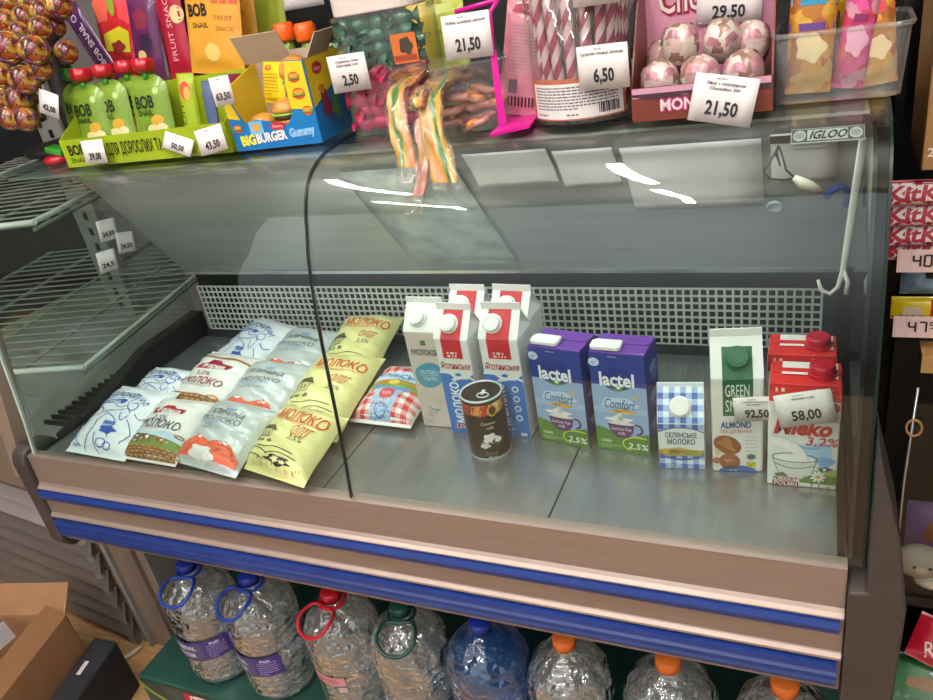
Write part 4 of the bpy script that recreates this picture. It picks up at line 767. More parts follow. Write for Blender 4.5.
for x, y, r in ((bw*.37, .10, .010), (bw*.38, .076, .011), (bw*.43, .05, .009), (-bw*.42, .035, .008)):
    a.ell(x, y, r, r*.8, '#b5581f', 2); a.rect(x-r, y-r*.25, x+r, y-r*.05, '#6f9a2c', 3); a.rect(x-r, y-r*.4, x+r, y-r*.25, '#7a2a1a', 3); a.ell(x, y+r*.25, r*.8, r*.3, '#d99a3c', 4)
a.rect(-bw*.28, .024, -bw*.12, .044, '#79b4dc', 2); a.blob(-bw*.2, .034, .007, .006, '#e3a52c', 3, seed=3)
a.build(bgx, lambda u, v, h: Vector((u, -bd/2-.001-h, v)))
a = Art(); a.poly([(-bd/2+.001, .052), (bd/2, .09), (bd/2, .127), (-bd/2+.001, .121)], yl, 1); a.ell(-bd*.2, .105, .016, .009, '#b81e30', 2); a.text('Gummy', -bd*.2, .105, .006, '#f0e6e4', w=.022, l=3); a.blob(-bd*.15, .05, .014, .022, '#7a2038', 2, seed=3, amp=.4); a.blob(bd*.1, .04, .012, .02, '#4d8a34', 2, seed=5, amp=.4); a.blob(-bd*.2, .075, .01, .006, '#c07a2c', 3, seed=6)
a.build(bgx, lambda u, v, h: Vector((bw/2+.001+h, u, v)), name='side_print')
def burger(P, s, label, rx=0):
    t = thing('gummy_burger', label, 'gummy burger', group='gummy burgers in the blue box', mtx=Matrix.Translation(P) @ Matrix.Rotation(rx, 4, 'X'))
    for nm, m, pr in (('bottom_bun', 'bun', [(0, -.016), (.020, -.016), (.024, -.010), (.022, -.006), (0, -.006)]), ('patty', 'patty', [(0, -.006), (.024, -.006), (.026, -.002), (.024, .001), (0, .001)]), ('lettuce', 'lettuce', [(0, .001), (.027, .0), (.028, .003), (0, .004)]), ('top_bun', 'bun', [(0, .004), (.024, .004), (.025, .010), (.018, .020), (.008, .0235), (0, .024)])):
        B().lathe([(q*s, z*s) for q, z in pr], m, n=22, mod=(lambda q, z, a: q*(1+.05*math.sin(9*a))) if nm == 'lettuce' else None).build(nm, t)
    return t
bm_ = bgx.matrix_world.copy()
def inbox(x, y, z): c, s = math.cos(math.radians(5)), math.sin(math.radians(5)); return Vector((-.778+x*c-y*s, 1.058+x*s+y*c, ZT+z))
burger(inbox(.016, -.030, .045), 1.0, 'gummy burger at the bottom of the blue box, seen through the cut-out'); burger(inbox(.028, .0, .100), 1.0, 'wrapped gummy burger at the top of the blue box', .5); burger(inbox(-.040, -.020, .026), .95, 'gummy burger low in the left of the blue box'); burger(inbox(.034, .022, .05), .8, 'gummy burger in the middle of the blue box behind the yellow wrapper', .3)
t = packet('yellow wrapper label curled around a gummy in the blue box', inbox(-.014, -.012, .060), .055, .062, .016, 'burger_yellow', lambda a, w, h: (a.lines(-w*.36, h*.72, w*.7, 7, .005, .0016, '#a8862a'), a.ell(-w*.1, h*.86, .008, .004, '#c0202c', 2)), -18, 12, -4, 'wrapped_gummy')
for i, px in enumerate((291, 312)):
    t = thing('orange_capped_bottle', ('left' if i == 0 else 'right')+' of the two bottles with orange caps behind the burger box', 'bottle', at(px, 58, 1.19)*1, group='orange capped bottles behind the burger box')
    t.location.z = ZT+ZO; hgt = at(px, 34, 1.19).z-ZT
    B().lathe([(.02, 0), (.022, .01), (.022, hgt*.6), (.012, hgt*.85), (.012, hgt)], 'lime_pouch', n=20).build('bottle_body', t); B().lathe([(.016, hgt-.01), (.018, hgt-.006), (.018, hgt+.014), (.014, hgt+.020), (0, hgt+.020)], 'orange_cap', n=20, mod=lambda q, z, a: q*(1+.04*math.sin(12*a))).build('cap', t)
# jar of wrapped sweets
def rbox(b, w_, d_, z0, z1, m, r=.015, n=5):
    pts = []
    for cx, cy, a0 in ((w_/2-r, d_/2-r, 0), (-w_/2+r, d_/2-r, 90), (-w_/2+r, -d_/2+r, 180), (w_/2-r, -d_/2+r, 270)):
        for k in range(n+1): t_ = math.radians(a0+90*k/n); pts.append((cx+r*math.cos(t_), cy+r*math.sin(t_)))
    return pts
def tub_body(w_, d_, h_, m, parent, name, r=.015, flare=1.0, z0=0):
    b = B(); p0 = rbox(b, w_, d_, 0, h_, m, r); n = len(p0); vs = [(x, y, z0) for x, y in p0]+[(x*flare, y*flare, z0+h_) for x, y in p0]
    b.add(vs, [(i, (i+1) % n, (i+1) % n+n, i+n) for i in range(n)], m, False); b.add(vs[:n], [tuple(range(n))[::-1]], m)
    return b.build(name, parent)
jar = thing('candy_jar', 'clear plastic jar of green and pink wrapped sweets with pale lid', 'jar', (-.592, 1.090, ZT), math.radians(8))
jw, jd, jh = .146, .110, .172
tub_body(jw, jd, jh-.004, 'jar_plastic', jar, 'jar_body', .03)
B().prism(rbox(None, jw*.92, jd*.92, 0, 0, 0, .03), jh-.004, jh+.022, 'jar_lid', 'z').build('lid', jar, bevel=.002)
a = Art(); a.rect(.02, .095, .058, .135, '#c4662c', 0); a.blob(.042, .118, .010, .012, '#3c3026', 1, seed=3); a.rect(.022, .098, .056, .106, '#8f3a24', 1); a.build(jar, lambda u, v, h: Vector((u+.004, -jd/2-.001-h, v)))
def sweet(m, label, P, group, src=None):
    q = R.random
    mm = Matrix.Translation(P) @ Matrix.Rotation(q()*6, 4, 'Z') @ Matrix.Rotation(q()*6, 4, 'X')
    if src: return dup(src, mtx=mm)
    t = thing('wrapped_sweet', label, 'sweet', group=group, mtx=mm)
    B().ball((0, 0, 0), (.016, .012, .012), m, 12, 8).build('candy', t)
    for s in (-1, 1): B().grid(lambda u, v: (s*(.011+.013*v), (.002+.009*v)*math.cos(2*PI*u)*(1+.25*math.sin(8*PI*u)*v), (.002+.005*v)*math.sin(2*PI*u)), 16, 2, m).build('wrapper_twist', t)
    return t
cj, sj = math.cos(math.radians(8)), math.sin(math.radians(8)); src = {}
for k, (m, z0, n) in enumerate((('candy_pink', .014, 44), ('candy_green', .100, 34))):
    for i in range(n):
        lay = i//9; x = -.044+.022*(i % 5)+R.uniform(-.004, .004) if i % 9 < 5 else -.036+.024*(i % 9-5)+R.uniform(-.004, .004); y = (-.034 if i % 9 < 5 else -.008)+R.uniform(-.004, .004); z = z0+lay*.018
        P = Vector((-.592+x*cj-y*sj, 1.090+x*sj+y*cj, ZT+z))
        s = sweet(m, ('pink foil wrapped sweet in the lower half of the clear jar' if k == 0 else 'green foil wrapped sweet in the upper half of the clear jar'), P, ('pink' if k == 0 else 'green')+' sweets in the jar', src.get(m)); src.setdefault(m, s)
price_tag('2,50', 'price tag 2,50 on the front of the sweets jar', at(349, 73, 1.015), .060, .052, 8, 0, 0, ('Жувальна гумка', 'Бактерія 2,50'), ph=.013)
price_tag('', 'narrow white card with fine print above the burger box at the top edge', at(302, 2, 1.542), .11, .025, 0, 0, 0, ('| ціна | грн | знижка |', ''))
# pouches behind, container of gummies, draped gummy sachets
for i, (px, py, m, lab) in enumerate(((424, 60, 'bag_yellow', 'yellow and purple drink sachet standing right of the jar'), (444, 55, 'pouch_green', 'green sachet standing behind the price tag 21,50'))):
    packet(lab, Vector((at(px, py, 1.20).x, 1.20, ZT)), .065, .165, .014, m, lambda a, w, h: (a.rect(-w*.45, h*.05, w*.45, h*.42, '#8a78b0', 1), a.blob(0, h*.25, w*.25, h*.1, '#c9b860', 2, seed=4), a.text('BIO', 0, h*.7, .007, '#6a7a34', w=w*.4)), 0, 8, -2)
gc = thing('gummy_container', 'clear tub full of gummies under the draped sachets', 'container', (-.455, 1.048, ZT), math.radians(25))
tub_body(.10, .12, .088, 'jar_plastic', gc, 'container_body', .015, 1.05); B().box((0, 0, .089), (.108, .128, .003), 'jar_plastic').build('container_lid', gc, bevel=.001)
for i in range(14):
    P = Vector((-.455+.02*(i % 4)-.03, 1.045-.02+.022*(i//4)-.02, ZT+.012+.016*(i % 3)))
    if i == 0:
        G0 = thing('gummy_worm', 'orange and pink gummy worm inside the clear tub', 'gummy', group='gummies in the tub', mtx=Matrix.Translation(P)); B().tube([(-.028+.007*k, .005*math.sin(k*1.2), 0) for k in range(9)], [.003, .005, .0055, .005, .0055, .005, .0055, .005, .003], 'gum_pink', 8).build('worm_body', G0); B().tube([(-.029+.0072*k, .005*math.sin((k-.2)*1.2), .0022) for k in range(4)], [.003, .0046, .005, .0045], 'gum_orange', 8).build('worm_tip', G0)
    else: dup(G0, mtx=Matrix.Translation(P) @ Matrix.Rotation(R.uniform(0, 6), 4, 'Z') @ Matrix.Rotation(R.uniform(-.4, .4), 4, 'Y'))
def sachet(label, pts, w_, strips, side=(1, 0, 0), wob=0):
    """limp transparent sachet with coloured gummy belts, following a centre line of points"""
    t = thing('gummy_sachet', label, 'gummy sachet', group='clear sachets of striped gummies hanging over the glass', loc=pts[0])
    P = [Vector(p)-Vector(pts[0]) for p in pts]; sd = Vector(side).normalized()
    def cl(v):
        x = v*(len(P)-1); i = min(int(x), len(P)-2); f = x-i; a0, a1, b0, b1 = P[max(i-1, 0)], P[i], P[i+1], P[min(i+2, len(P)-1)]
        return .5*((2*a1)+(b0-a0)*f+(2*a0-5*a1+4*b0-b1)*f*f+(3*a1-a0-3*b0+b1)*f**3)
    def nr(v): d = (cl(min(1, v+.02))-cl(max(0, v-.02))).normalized(); n = sd.cross(d).normalized(); return n
    def surf(u, v, h): return cl(v)+sd*((u-.5)*w_*(1-.12*math.sin(PI*v)))+nr(v)*(h+.0022*math.sin(9*u+22*v+wob)+.0016*math.sin(17*v-11*u+2*wob)+.001*math.sin(45*v+14*u))
    T = lambda u, v: .0065*(max(0, 1-abs(2*u-1)**3))**.5*(max(0, 1-abs(2*v-1)**8))**.5
    b = B(); b.grid(lambda u, v: surf(u, v, T(u, v)+.0006), 12, 28, 'film'); b.grid(lambda u, v: surf(u, v, -T(u, v)-.0006), 12, 28, 'film'); film = b.build('film', t)
    for m, ua, ub, va, vb in strips: 
        b = B(); b.grid(lambda u, v: surf(ua+(ub-ua)*u, va+(vb-va)*v, .0025), 4, 20, m); b.grid(lambda u, v: surf(ua+(ub-ua)*u, va+(vb-va)*v, -.002), 4, 20, m); b.build('gummy_belt', t)
    return t, surf
belts = lambda va, vb: [('gum_yellow', .12, .32, va, vb), ('gum_green', .33, .48, va, vb), ('gum_yellow', .49, .68, va, vb), ('gum_orange', .69, .88, va, vb)]
def pth(L): return [at(*q) for q in L]
t, sf = sachet('left hanging sachet of yellow and green striped gummies with a bright logo', pth([(432, 66, 1.06), (412, 78, 1.00), (398, 92, .945), (397, 120, .915), (404, 148, .90), (409, 184, .885)]), .040, belts(.08, .90), (1, -.1, 0))
a = Art(); a.text('ZOOM', .5, .80, .05, '#c22a5a', w=.55, bold=.03); a.build(t, lambda u, v, h: sf(1-u if False else u, v, .0075+h), name='sachet_print')
t, sf = sachet('right hanging sachet of yellow and green gummies with barcode labels', pth([(452, 66, 1.05), (440, 82, .985), (430, 98, .94), (432, 128, .91), (440, 158, .895), (448, 190, .88)]), .046, [('gum_yellow', .1, .28, .1, .94), ('gum_orange', .29, .42, .1, .94), ('gum_yellow', .43, .58, .1, .94), ('gum_green', .59, .73, .1, .94), ('gum_yellow', .74, .9, .1, .94)], (1, -.12, 0), 2)
a = Art()
for k in range(2):
    for i in range(9): a.rect(.10+.022*i, .42+.3*k, .10+.022*i+.010, .52+.3*k, '#3c3434', 1)
    a.rect(.34, .42+.3*k, .9, .50+.3*k, '#cfa9a4', 1)
a.build(t, lambda u, v, h: sf(u, v, .0075+h), name='sachet_print')
sachet('pale pink sachet hanging lowest between the two striped ones', pth([(426, 100, .955), (422, 130, .915), (424, 160, .90), (420, 190, .888), (412, 214, .88)]), .026, [('gum_pink', .15, .85, .08, .8), ('gum_yellow', .3, .6, .1, .7)], (1, 0, 0), 4)
sachet('topmost sachet of yellow and green gummies lying across the tub lid', pth([(480, 74, 1.10), (455, 80, 1.04), (432, 86, .98), (418, 98, .935), (416, 110, .925)]), .045, belts(.1, .95), (.7, -.5, .1), 1)
sachet('second sachet lying across the tub lid toward the jar', pth([(498, 80, 1.12), (470, 72, 1.09), (440, 70, 1.06), (412, 72, 1.02), (392, 82, .98)]), .042, [('gum_pink', .12, .4, .08, .92), ('gum_yellow', .42, .62, .08, .92), ('gum_orange', .64, .88, .08, .92)], (.2, -1, .25), 3)
price_tag('21,50', 'price tag 21,50 above the draped gummy sachets', at(467, 36, .998), .069, .056, 0, 4, 0, ("М'яка цукерка джеллі", ''), ph=.014)
# magenta stand with hanging pack
ms = thing('candy_stand', 'magenta plastic stand with thin upright between gummies and candy canes', 'stand', (-.360, 1.02, ZT))
c0 = Vector((-.360, 1.02, ZT)); tp = lambda px, py, Y: at(px, py, Y)-c0
B().prism([(p.x, p.y) for p in (on(490, 137, ZT)-c0, on(530, 128, ZT)-c0, on(540, 116, ZT)-c0, on(535, 108, ZT)-c0, on(515, 112, ZT)-c0)], .0, .004, 'magenta', 'z').build('stand_base', ms)
B().add([tp(499, 126, 1.0), tp(506, 123, 1.0), tp(496, 50, 1.0), tp(490, 52, 1.0), tp(499, 126, 1.004), tp(506, 123, 1.004), tp(496, 50, 1.004), tp(490, 52, 1.004)], [(0, 1, 2, 3), (4, 7, 6, 5), (0, 4, 5, 1), (1, 5, 6, 2), (2, 6, 7, 3), (3, 7, 4, 0)], 'magenta').build('upright', ms)
B().tube([tp(455, 12, 1.02), tp(490, 2, 1.02), tp(498, 0, 1.02), tp(490, 12, 1.01), tp(493, 52, 1.0)], .003, 'magenta', 8).build('arm', ms)
packet('pink transparent sweet pack with fine print hanging right of the magenta upright', Vector((at(518, 102, 1.05).x, 1.05, ZT+.005)), .062, .150, .014, mat('pack_pink', '#c9808f', .25, 0, .2, 40, coat=.4), lambda a, w, h: (a.lines(-w*.3, h*.80, w*.58, 15, .0045, .0018, '#a89ba0', 1), a.blob(0, h*.92, w*.35, h*.05, '#8f1630', 1, seed=3), [a.rect(-w*.3+.005*i, h*.08, -w*.3+.005*i+.0026, h*.17, '#30242a', 2) for i in range(8)], a.rect(-w*.3, h*.2, -w*.1, h*.32, '#6a5c64', 2)), 6, 6, -12)
# tub of candy canes
cx, cyy, cr_ = -.285, 1.052, .073
tub = thing('candy_cane_tub', 'round clear tub of red and white candy canes with paper label', 'tub', (cx, cyy, ZT))
B().lathe([(cr_*.97, 0), (cr_, .003), (cr_, .20)], 'jar_plastic', n=48).build('tub_body', tub)
a = Art(); a.rect(-.075, .006, .070, .058, '#a8644a', 0); a.rect(-.066, .008, .066, .052, '#e6dfdc', 1); a.lines(-.060, .048, .118, 8, .0038, .0016, '#5b545a', 2); a.lines(-.060, .014, .04, 1, .003, .002, '#5b545a', 2); a.lines(-.01, .014, .03, 1, .003, .002, '#5b545a', 2)
for i in range(12): a.rect(.032+.0023*i, .012, .032+.0023*i+.0011+.0005*(i % 3), .024, '#2b282c', 2)
a.build(tub, lambda u, v, h: Vector(((cr_+.0006+h)*math.sin(u/cr_), -(cr_+.0006+h)*math.cos(u/cr_), v)), .008, 'paper_label')
mat('cane_red', '#97324c', .3, 0, .05, 30, coat=.3); mat('cane_white', '#d6b9bb', .3, 0, .04, 30, coat=.3)
C0 = None; k = 0
for ring, n, dy in ((.060, 22, 0), (.038, 10, 0)):
    for i in range(n):
        an = 2*PI*i/n+.1; P = Vector((cx+ring*.92*math.cos(an), cyy+ring*.92*math.sin(an), ZT+.004)); mm = Matrix.Translation(P) @ Matrix.Rotation(.08*math.sin(an*3+ring*80), 4, 'Y') @ Matrix.Rotation(an, 4, 'Z')
        if C0 is None:
            C0 = thing('candy_cane', 'red and white twisted candy cane standing in the round clear tub', 'candy cane', group='candy canes in the clear tub', mtx=mm); r_, tw, hh = .0070, 95, .215
            for j, m in enumerate(('cane_red', 'cane_white', 'cane_red', 'cane_white')):
                a0 = j*PI/2; B().grid(lambda u, v: (r_*math.cos(a0+u*PI/2+tw*v*hh), r_*math.sin(a0+u*PI/2+tw*v*hh), .0+v*hh), 3, 70, m).build('stripe', C0)
        else: dup(C0, mtx=mm)
price_tag('6,50', 'price tag 6,50 on the front of the candy cane tub', at(603, 67, .965), .064, .052, -4, 0, 0, ('Цукрова палиця Делішес', ''), ph=.014)
price_tag('12,50', 'price tag at the top edge above the candy canes', at(594, -15, .975), .056, .044, -4, 0, 0, ('', ''))
# box of chocolate eggs
mw, md = .160, .125
mz = thing('egg_display_box', 'brown and pink display box of chocolate eggs', 'display box', (-.1285, 1.030, ZT), math.radians(1))
B().box((0, -md/2, .020), (mw, .002, .040), 'monz_brown').build('box_front', mz); B().box((0, 0, .001), (mw, md, .002), 'inner_board').build('box_floor', mz)
for s in (-1, 1): B().prism([(-md/2, 0), (md/2, 0), (md/2, .15), (md*.1, .13), (-md/2+.002, .04)], s*mw/2-.001, s*mw/2+.001, 'monz_brown').build('box_side', mz)
B().box((0, md/2, .085), (mw, .002, .17), 'monz_pink').build('box_back', mz)
a = Art(); a.rect(-mw/2+.001, .028, mw/2-.001, .0395, '#c793a6', 1); a.poly([(-mw/2+.001, .030), (-mw*.3, .025), (-mw*.1, .029), (mw*.1, .024), (mw*.3, .029), (mw/2-.001, .025), (mw/2-.001, .032), (-mw/2+.001, .033)], '#3c2630', 2); a.text('MONZO', -mw*.08, .018, .013, '#c03a72', w=.066, bold=.09); a.text('MONZO', -mw*.08, .018, .013, '#eed5dc', w=.066, bold=.02, l=4); a.build(mz, lambda u, v, h: Vector((u, -md/2-.001-h, v)))
a = Art(); a.text('Choco', -mw*.12, .125, .034, '#8a1c3c', w=.085, bold=.08); a.text('Choco', -mw*.12, .125, .034, '#ead9cf', w=.085, bold=.01, l=4); a.build(mz, lambda u, v, h: Vector((u, md/2-.001-h, v)), name='back_print')
patch('egg_foil', ['#d2c4b8', '#cbbcae', '#d9ccc2', '#b08f86', '#c4a8a4', '#d4c8bc', '#8c6a5a'], 70, .3, .1, .3, .1); mat('egg_base', '#8c5b45', .3, .1, .2, 60, coat=.3); mat('egg_band', '#b77f8a', .3, .1, .4, 70, coat=.3)
def eggp(v): return (.0235*math.sin(PI*v)*(1+.12*math.cos(PI*v)*-1), -.030*math.cos(PI*v))
E0 = None
for i, (x, y, z, rx, rz, lab) in enumerate(((-.050, -.030, .036, .25, .3, 'foil chocolate egg, left one in the front row of the box'), (-.002, -.030, .037, .2, 1.6, 'foil chocolate egg, middle one in the front row of the box'), (.048, -.030, .037, .3, 2.9, 'foil chocolate egg with grey pink foil, right one in the front row'), (-.030, .008, .072, .1, 4.1, 'foil chocolate egg on top at the left of the pile'), (.020, .008, .072, .7, 5.2, 'foil chocolate egg lying tilted on top in the middle of the pile'), (.052, .022, .062, .2, .9, 'foil chocolate egg at the back right of the pile'), (-.054, .030, .052, .2, .9, 'foil chocolate egg at the back left, mostly hidden'))):
    mm = Matrix.Translation(Vector((-.1285+x, 1.030+y, ZT+z))) @ Matrix.Rotation(rx, 4, 'X') @ Matrix.Rotation(rz, 4, 'Z')
    if E0 is None:
        E0 = thing('chocolate_egg', lab, 'chocolate egg', group='chocolate eggs in the box', mtx=mm)
        B().grid(lambda u, v: (eggp(v)[0]*math.cos(2*PI*u), eggp(v)[0]*math.sin(2*PI*u), eggp(v)[1]), 22, 14, 'egg_foil').build('egg_body', E0)
        B().grid(lambda u, v: (1.012*eggp(v*.3)[0]*math.cos(2*PI*u), 1.012*eggp(v*.3)[0]*math.sin(2*PI*u), 1.012*eggp(v*.3)[1]), 22, 5, 'egg_base').build('egg_base', E0)
        B().grid(lambda u, v: (1.014*eggp(.66+v*.12)[0]*math.cos(2*PI*u), 1.014*eggp(.66+v*.12)[0]*math.sin(2*PI*u), 1.014*eggp(.66+v*.12)[1]+.002*math.sin(10*PI*u)), 30, 3, 'egg_band').build('egg_band', E0)
    else: dup(E0, mtx=mm, label=lab)
price_tag('21,50', 'price tag 21,50 hanging on the chocolate egg box', at(723, 100, .955), .072, .054, 0, 8, -12, ('Яйце з сюрпризом', 'Chunelleu 20г'), ph=.014)
price_tag('29,50', 'price tag 29,50 above the chocolate eggs', at(729, 4, 1.087), .078, .046, 0, 0, -4, ('', ''), ph=.013)
# clear bin of colourful packs
bn = thing('plastic_bin', 'clear plastic bin of colourful sweet packs at the right end', 'bin', (.023, 1.045, ZT), math.radians(-2))
tub_body(.128, .105, .076, 'bin_plastic', bn, 'bin_body', .014, 1.09)
p0 = rbox(None, .128*1.10, .105*1.10, 0, 0, 0, .016); b = B(); n = len(p0)
b.tube([(x, y, .076) for x, y in p0], .0032, 'bin_plastic', 6, True); b.build('bin_rim', bn)
patch('pk_gold', ['#c88a2c', '#d8a23c', '#b8742c', '#d9b464', '#a8602c'], 60, .25, .3); patch('pk_pink', ['#c23a78', '#d04c8a', '#a82c62', '#c88a9a', '#b83a50'], 80, .3, .1); mat('pk_blue', '#2c7f9c', .3, 0, .3, 50, coat=.4); mat('pk_yellow', '#dba81e', .3, 0, .2, 40, coat=.4)
def cart(c1, c2, c3):
    def f(a, w, h):
        a.rect(-w*.48, h*.72, w*.48, h*.84, c1, 1); a.rect(-w*.48, h*.52, w*.48, h*.58, c2, 1); a.blob(0, h*.38, w*.32, h*.12, c3, 2, seed=4)
        for k in range(4):
            for j in range(3): a.ring((-.33+.22*k)*w, h*(.88+.04*j), w*.07, h*.014, .0012, c2, 3, n=6)
    return f
for lab, x, y, w_, h_, m, ar, rl in (('gold pack with blue bands, left in the clear bin', -.034, -.018, .050, .135, 'pk_gold', cart('#2f86a8', '#5b3a7c', '#e8d7a0'), -2), ('pink net patterned pack in the middle of the clear bin', .008, -.010, .036, .140, 'pk_pink', cart('#e0b428', '#7a1c52', '#e6a8c2'), -8), ('blue pack at the back left of the clear bin', -.026, .020, .044, .150, 'pk_blue', cart('#e0b428', '#1c4a66', '#bfe0e6'), 2), ('purple and yellow pack at the back right of the clear bin', .024, .022, .046, .145, 'pk_yellow', cart('#6a3a8c', '#6a3a8c', '#e9dcc0'), 4), ('gold crackling pack at the right of the clear bin', .044, -.004, .036, .110, 'pk_gold', cart('#cf3b4a', '#9a6a1c', '#e6cfa0'), 6)):
    packet(lab, Vector((.023+x, 1.045+y, ZT+.004)), w_, h_, .016, m, ar, 0, 4, rl, group='colourful packs in the clear bin')
# ------------------------------------------------------------------ papers, wires and hook under the canopy
def canopy_pt(x, s):            # s from the silver edge (0) upwards along the canopy
    P = [(y-.006*.84, z-.006*.54) for y, z in CP]; d = 0
    for (a_, b_), (c_, e_) in zip(P, P[1:]):
        l = math.hypot(c_-a_, e_-b_)
        if s <= d+l or (c_, e_) == P[-1]: t = (s-d)/l; return Vector((x, a_+(c_-a_)*t, b_+(e_-b_)*t)), Vector((0, -(e_-b_), (c_-a_))).normalized()
        d += l
CS = {'paper': 'paper'}
def cpaper(label, x0, x1, s0, s1, m='paper', skew=0., name='paper_sheet', cat='paper', art=None, group='white paper sheets taped inside the canopy'):
    t = thing(name, label, cat, loc=canopy_pt((x0+x1)/2, (s0+s1)/2)[0], group=group); o = canopy_pt((x0+x1)/2, (s0+s1)/2)[0]
    def fn(u, v, h): P, n = canopy_pt(x0+(x1-x0)*u+skew*(v-.5), s0+(s1-s0)*v); return P+n*(h+.001)-o
    B().grid(lambda u, v: fn(u, v, .0), 4, 10, m).build('sheet', t, thick=.0006)
    if art: a = Art(); art(a); a.build(t, lambda u, v, h: fn(u, v, h+.0008), .2)
    return t
cpaper('white sheet inside the canopy left of the two narrow gaps', -.530, -.386, .262, .352)
cpaper('small white sheet inside the canopy in the middle of the row', -.378, -.283, .250, .342)
cpaper('large white sheet inside the canopy behind the price tag 21,50', -.272, -.070, .182, .338)
cpaper('white printed sheet inside the canopy under the maker badge', -.058, .030, .235, .345, art=lambda a: (a.rect(.0, .82, .3, .98, '#6b6560', 1), [a.rect(.34+.0, .88-.1*k, .9, .86-.1*k, '#b5b3b4', 1) for k in range(3)]))
cpaper('pale translucent sheet added as a reflection in the curved glass, below the gummy sachets', -.775, -.545, .03, .325, 'reflection_film', -.03, 'reflection_sheet', 'reflection sheet', group='reflection')  # reflection in the front glass, put in as a pale sheet
mat('cable_black', '#1b1917', .5); mat('plug_white', '#cfc9b4', .4); mat('tape_blue', '#1f4694', .5); mat('hook_white', '#cfcdc4', .35)
t = thing('lamp_cable', 'thin black cable loops with a milky connector hanging under the canopy', 'cable', at(780, 146, 1.13))
o = at(780, 146, 1.13)
B().tube([at(*q)-o for q in ((779, 146, 1.13), (772, 158, 1.12), (764, 172, 1.115), (770, 179, 1.115), (784, 180, 1.115), (795, 178, 1.115))], .0016, 'cable_black', 6).tube([at(*q)-o for q in ((779, 146, 1.13), (783, 158, 1.118), (786, 170, 1.115), (795, 178, 1.115))], .0016, 'cable_black', 6).tube([at(*q)-o for q in ((778, 146, 1.13), (776, 156, 1.12), (780, 166, 1.116), (776, 150, 1.126))], .0014, 'cable_black', 6).build('cable', t, weld=False)
B().tube([at(*q)-o for q in ((794, 177, 1.114), (802, 183, 1.112), (811, 186, 1.112), (822, 191, 1.114))], [.004, .008, .007, .003], 'plug_white', 10).build('connector', t)
t = thing('canopy_socket', 'small round metal socket under the canopy below the cable loops', 'socket', canopy_pt(-.054, .18)[0]); P, n = canopy_pt(-.054, .18)
B().lathe([(.013, 0), (.013, .003), (.010, .004), (.008, .001), (0, .001)], 'tin', n=24).build('socket_ring', t, mtx=frame(Vector((0, 0, 0)), (1, 0, 0), n.cross(Vector((1, 0, 0)))))
for px, py, lab in ((840, 197, 'blue tape flap inside the canopy left of the white hook'),):
    t = thing('blue_tape', lab, 'tape', at(px, py, 1.19)); o = at(px, py, 1.19)
    B().tube([at(*q)-o for q in ((826, 197, 1.19), (832, 190, 1.185), (842, 186, 1.185), (848, 190, 1.186), (846, 206, 1.187))], .0055, 'tape_blue', 8).build('tape_strip', t)
t = thing('hanging_hook', 'long white plastic rod with a curved hook hanging at the right end', 'hook', at(862, 140, 1.05)); o = at(862, 140, 1.05)
B().tube([at(*q)-o for q in ((864, 138, 1.05), (856, 190, 1.05), (849, 235, 1.05), (843, 272, 1.05), (838, 287, 1.05), (830, 294, 1.05), (821, 290, 1.05), (818, 280, 1.05))], [.0055, .0055, .005, .004, .003, .003, .003, .002], 'hook_white', 8).build('rod', t); B().tube([at(*q)-o for q in ((843, 268, 1.05), (848, 282, 1.045), (846, 294, 1.045))], .003, 'hook_white', 8).build('side_prong', t)
# stickers on the left end glass
for i, (px, py, rl, txt, lab) in enumerate(((107, 230, 22, '24,50', 'white 24,50 sticker on the left end glass, topmost of three'), (125, 242, 28, '24,50', 'white 24,50 sticker on the left end glass, right one of three'), (106, 261, 22, '24,5', 'white sticker on the left end glass, lowest of three with its price cut off'))):
    X = XL+.0045; d = ray(px, py); tt = X/d.x; P = Vector((X, tt*d.y, CAMZ+tt*d.z))
    price_tag(txt, lab, P+Vector((.001+.0016*i, 0, 0)), .050, .046, 90, 0, (-8, -14, -8)[i], ('', ''), 'stickers on the left end glass', ph=.009, pw=.032)

# ------------------------------------------------------------------ open fridge beyond the left end glass
fr = thing('open_fridge', 'neighbouring open fridge with white wire shelves beyond the left end glass', 'fridge', (-1.95, 1.45, FZ)); fo = Vector((-1.95, 1.45, FZ))
def fpart(b, n, **k): return b.build(n, fr, -fo, **k)
RW = Matrix.Rotation(math.radians(12), 4, 'Z'); cw = Vector((-1.985, 1.40, 0))
def wp(x, y, z): v = RW @ Vector((x, y, 0)); return Vector((cw.x+v.x, cw.y+v.y, z))
for z, ya in ((.07, -.46), (.40, -.42)):
    b = B()
    for i in range(22): b.tube([wp(-.42, ya+i*.044, z), wp(.40, ya+i*.044, z)], .0021, 'wire_white', 6)
    for x in (-.42, -.2, .0, .2, .40): b.tube([wp(x, ya-.01, z-.006), wp(x, ya+.95, z-.006)], .0045, 'wire_white', 6)
    b.tube([wp(.41, ya-.01, z+.012), wp(.41, ya+.95, z+.012)], .006, 'white_paint', 8); b.tube([wp(-.42, ya-.01, z+.01), wp(.41, ya-.01, z+.01)], .007, 'white_paint', 8)
    fpart(b, 'wire_shelf', weld=False)
b = B(); b.box((-2.02, 1.62, .1), (.09, .03, 1.6), 'grey_paint')
for k in range(20): b.box((-2.02, 1.603, -.3+.05*k), (.012, .004, .022), 'black')
fpart(b, 'slotted_post', weld=False)
fpart(B().box((-2.0, 2.02, .1), (1.2, .03, 1.8), 'grey_paint'), 'back_panel'); fpart(B().box((-2.6, 1.5, .1), (.03, 1.1, 1.8), 'dark_panel'), 'fridge_side')
b = B(); b.box((-1.98, 1.42, -.10), (1.0, .9, .02), 'grey_paint')
for k in range(14): b.box((-1.66+.0*k, 1.02+.022*k, -.085), (.10, .007, .012), 'black')
fpart(b, 'base_tray', weld=False)
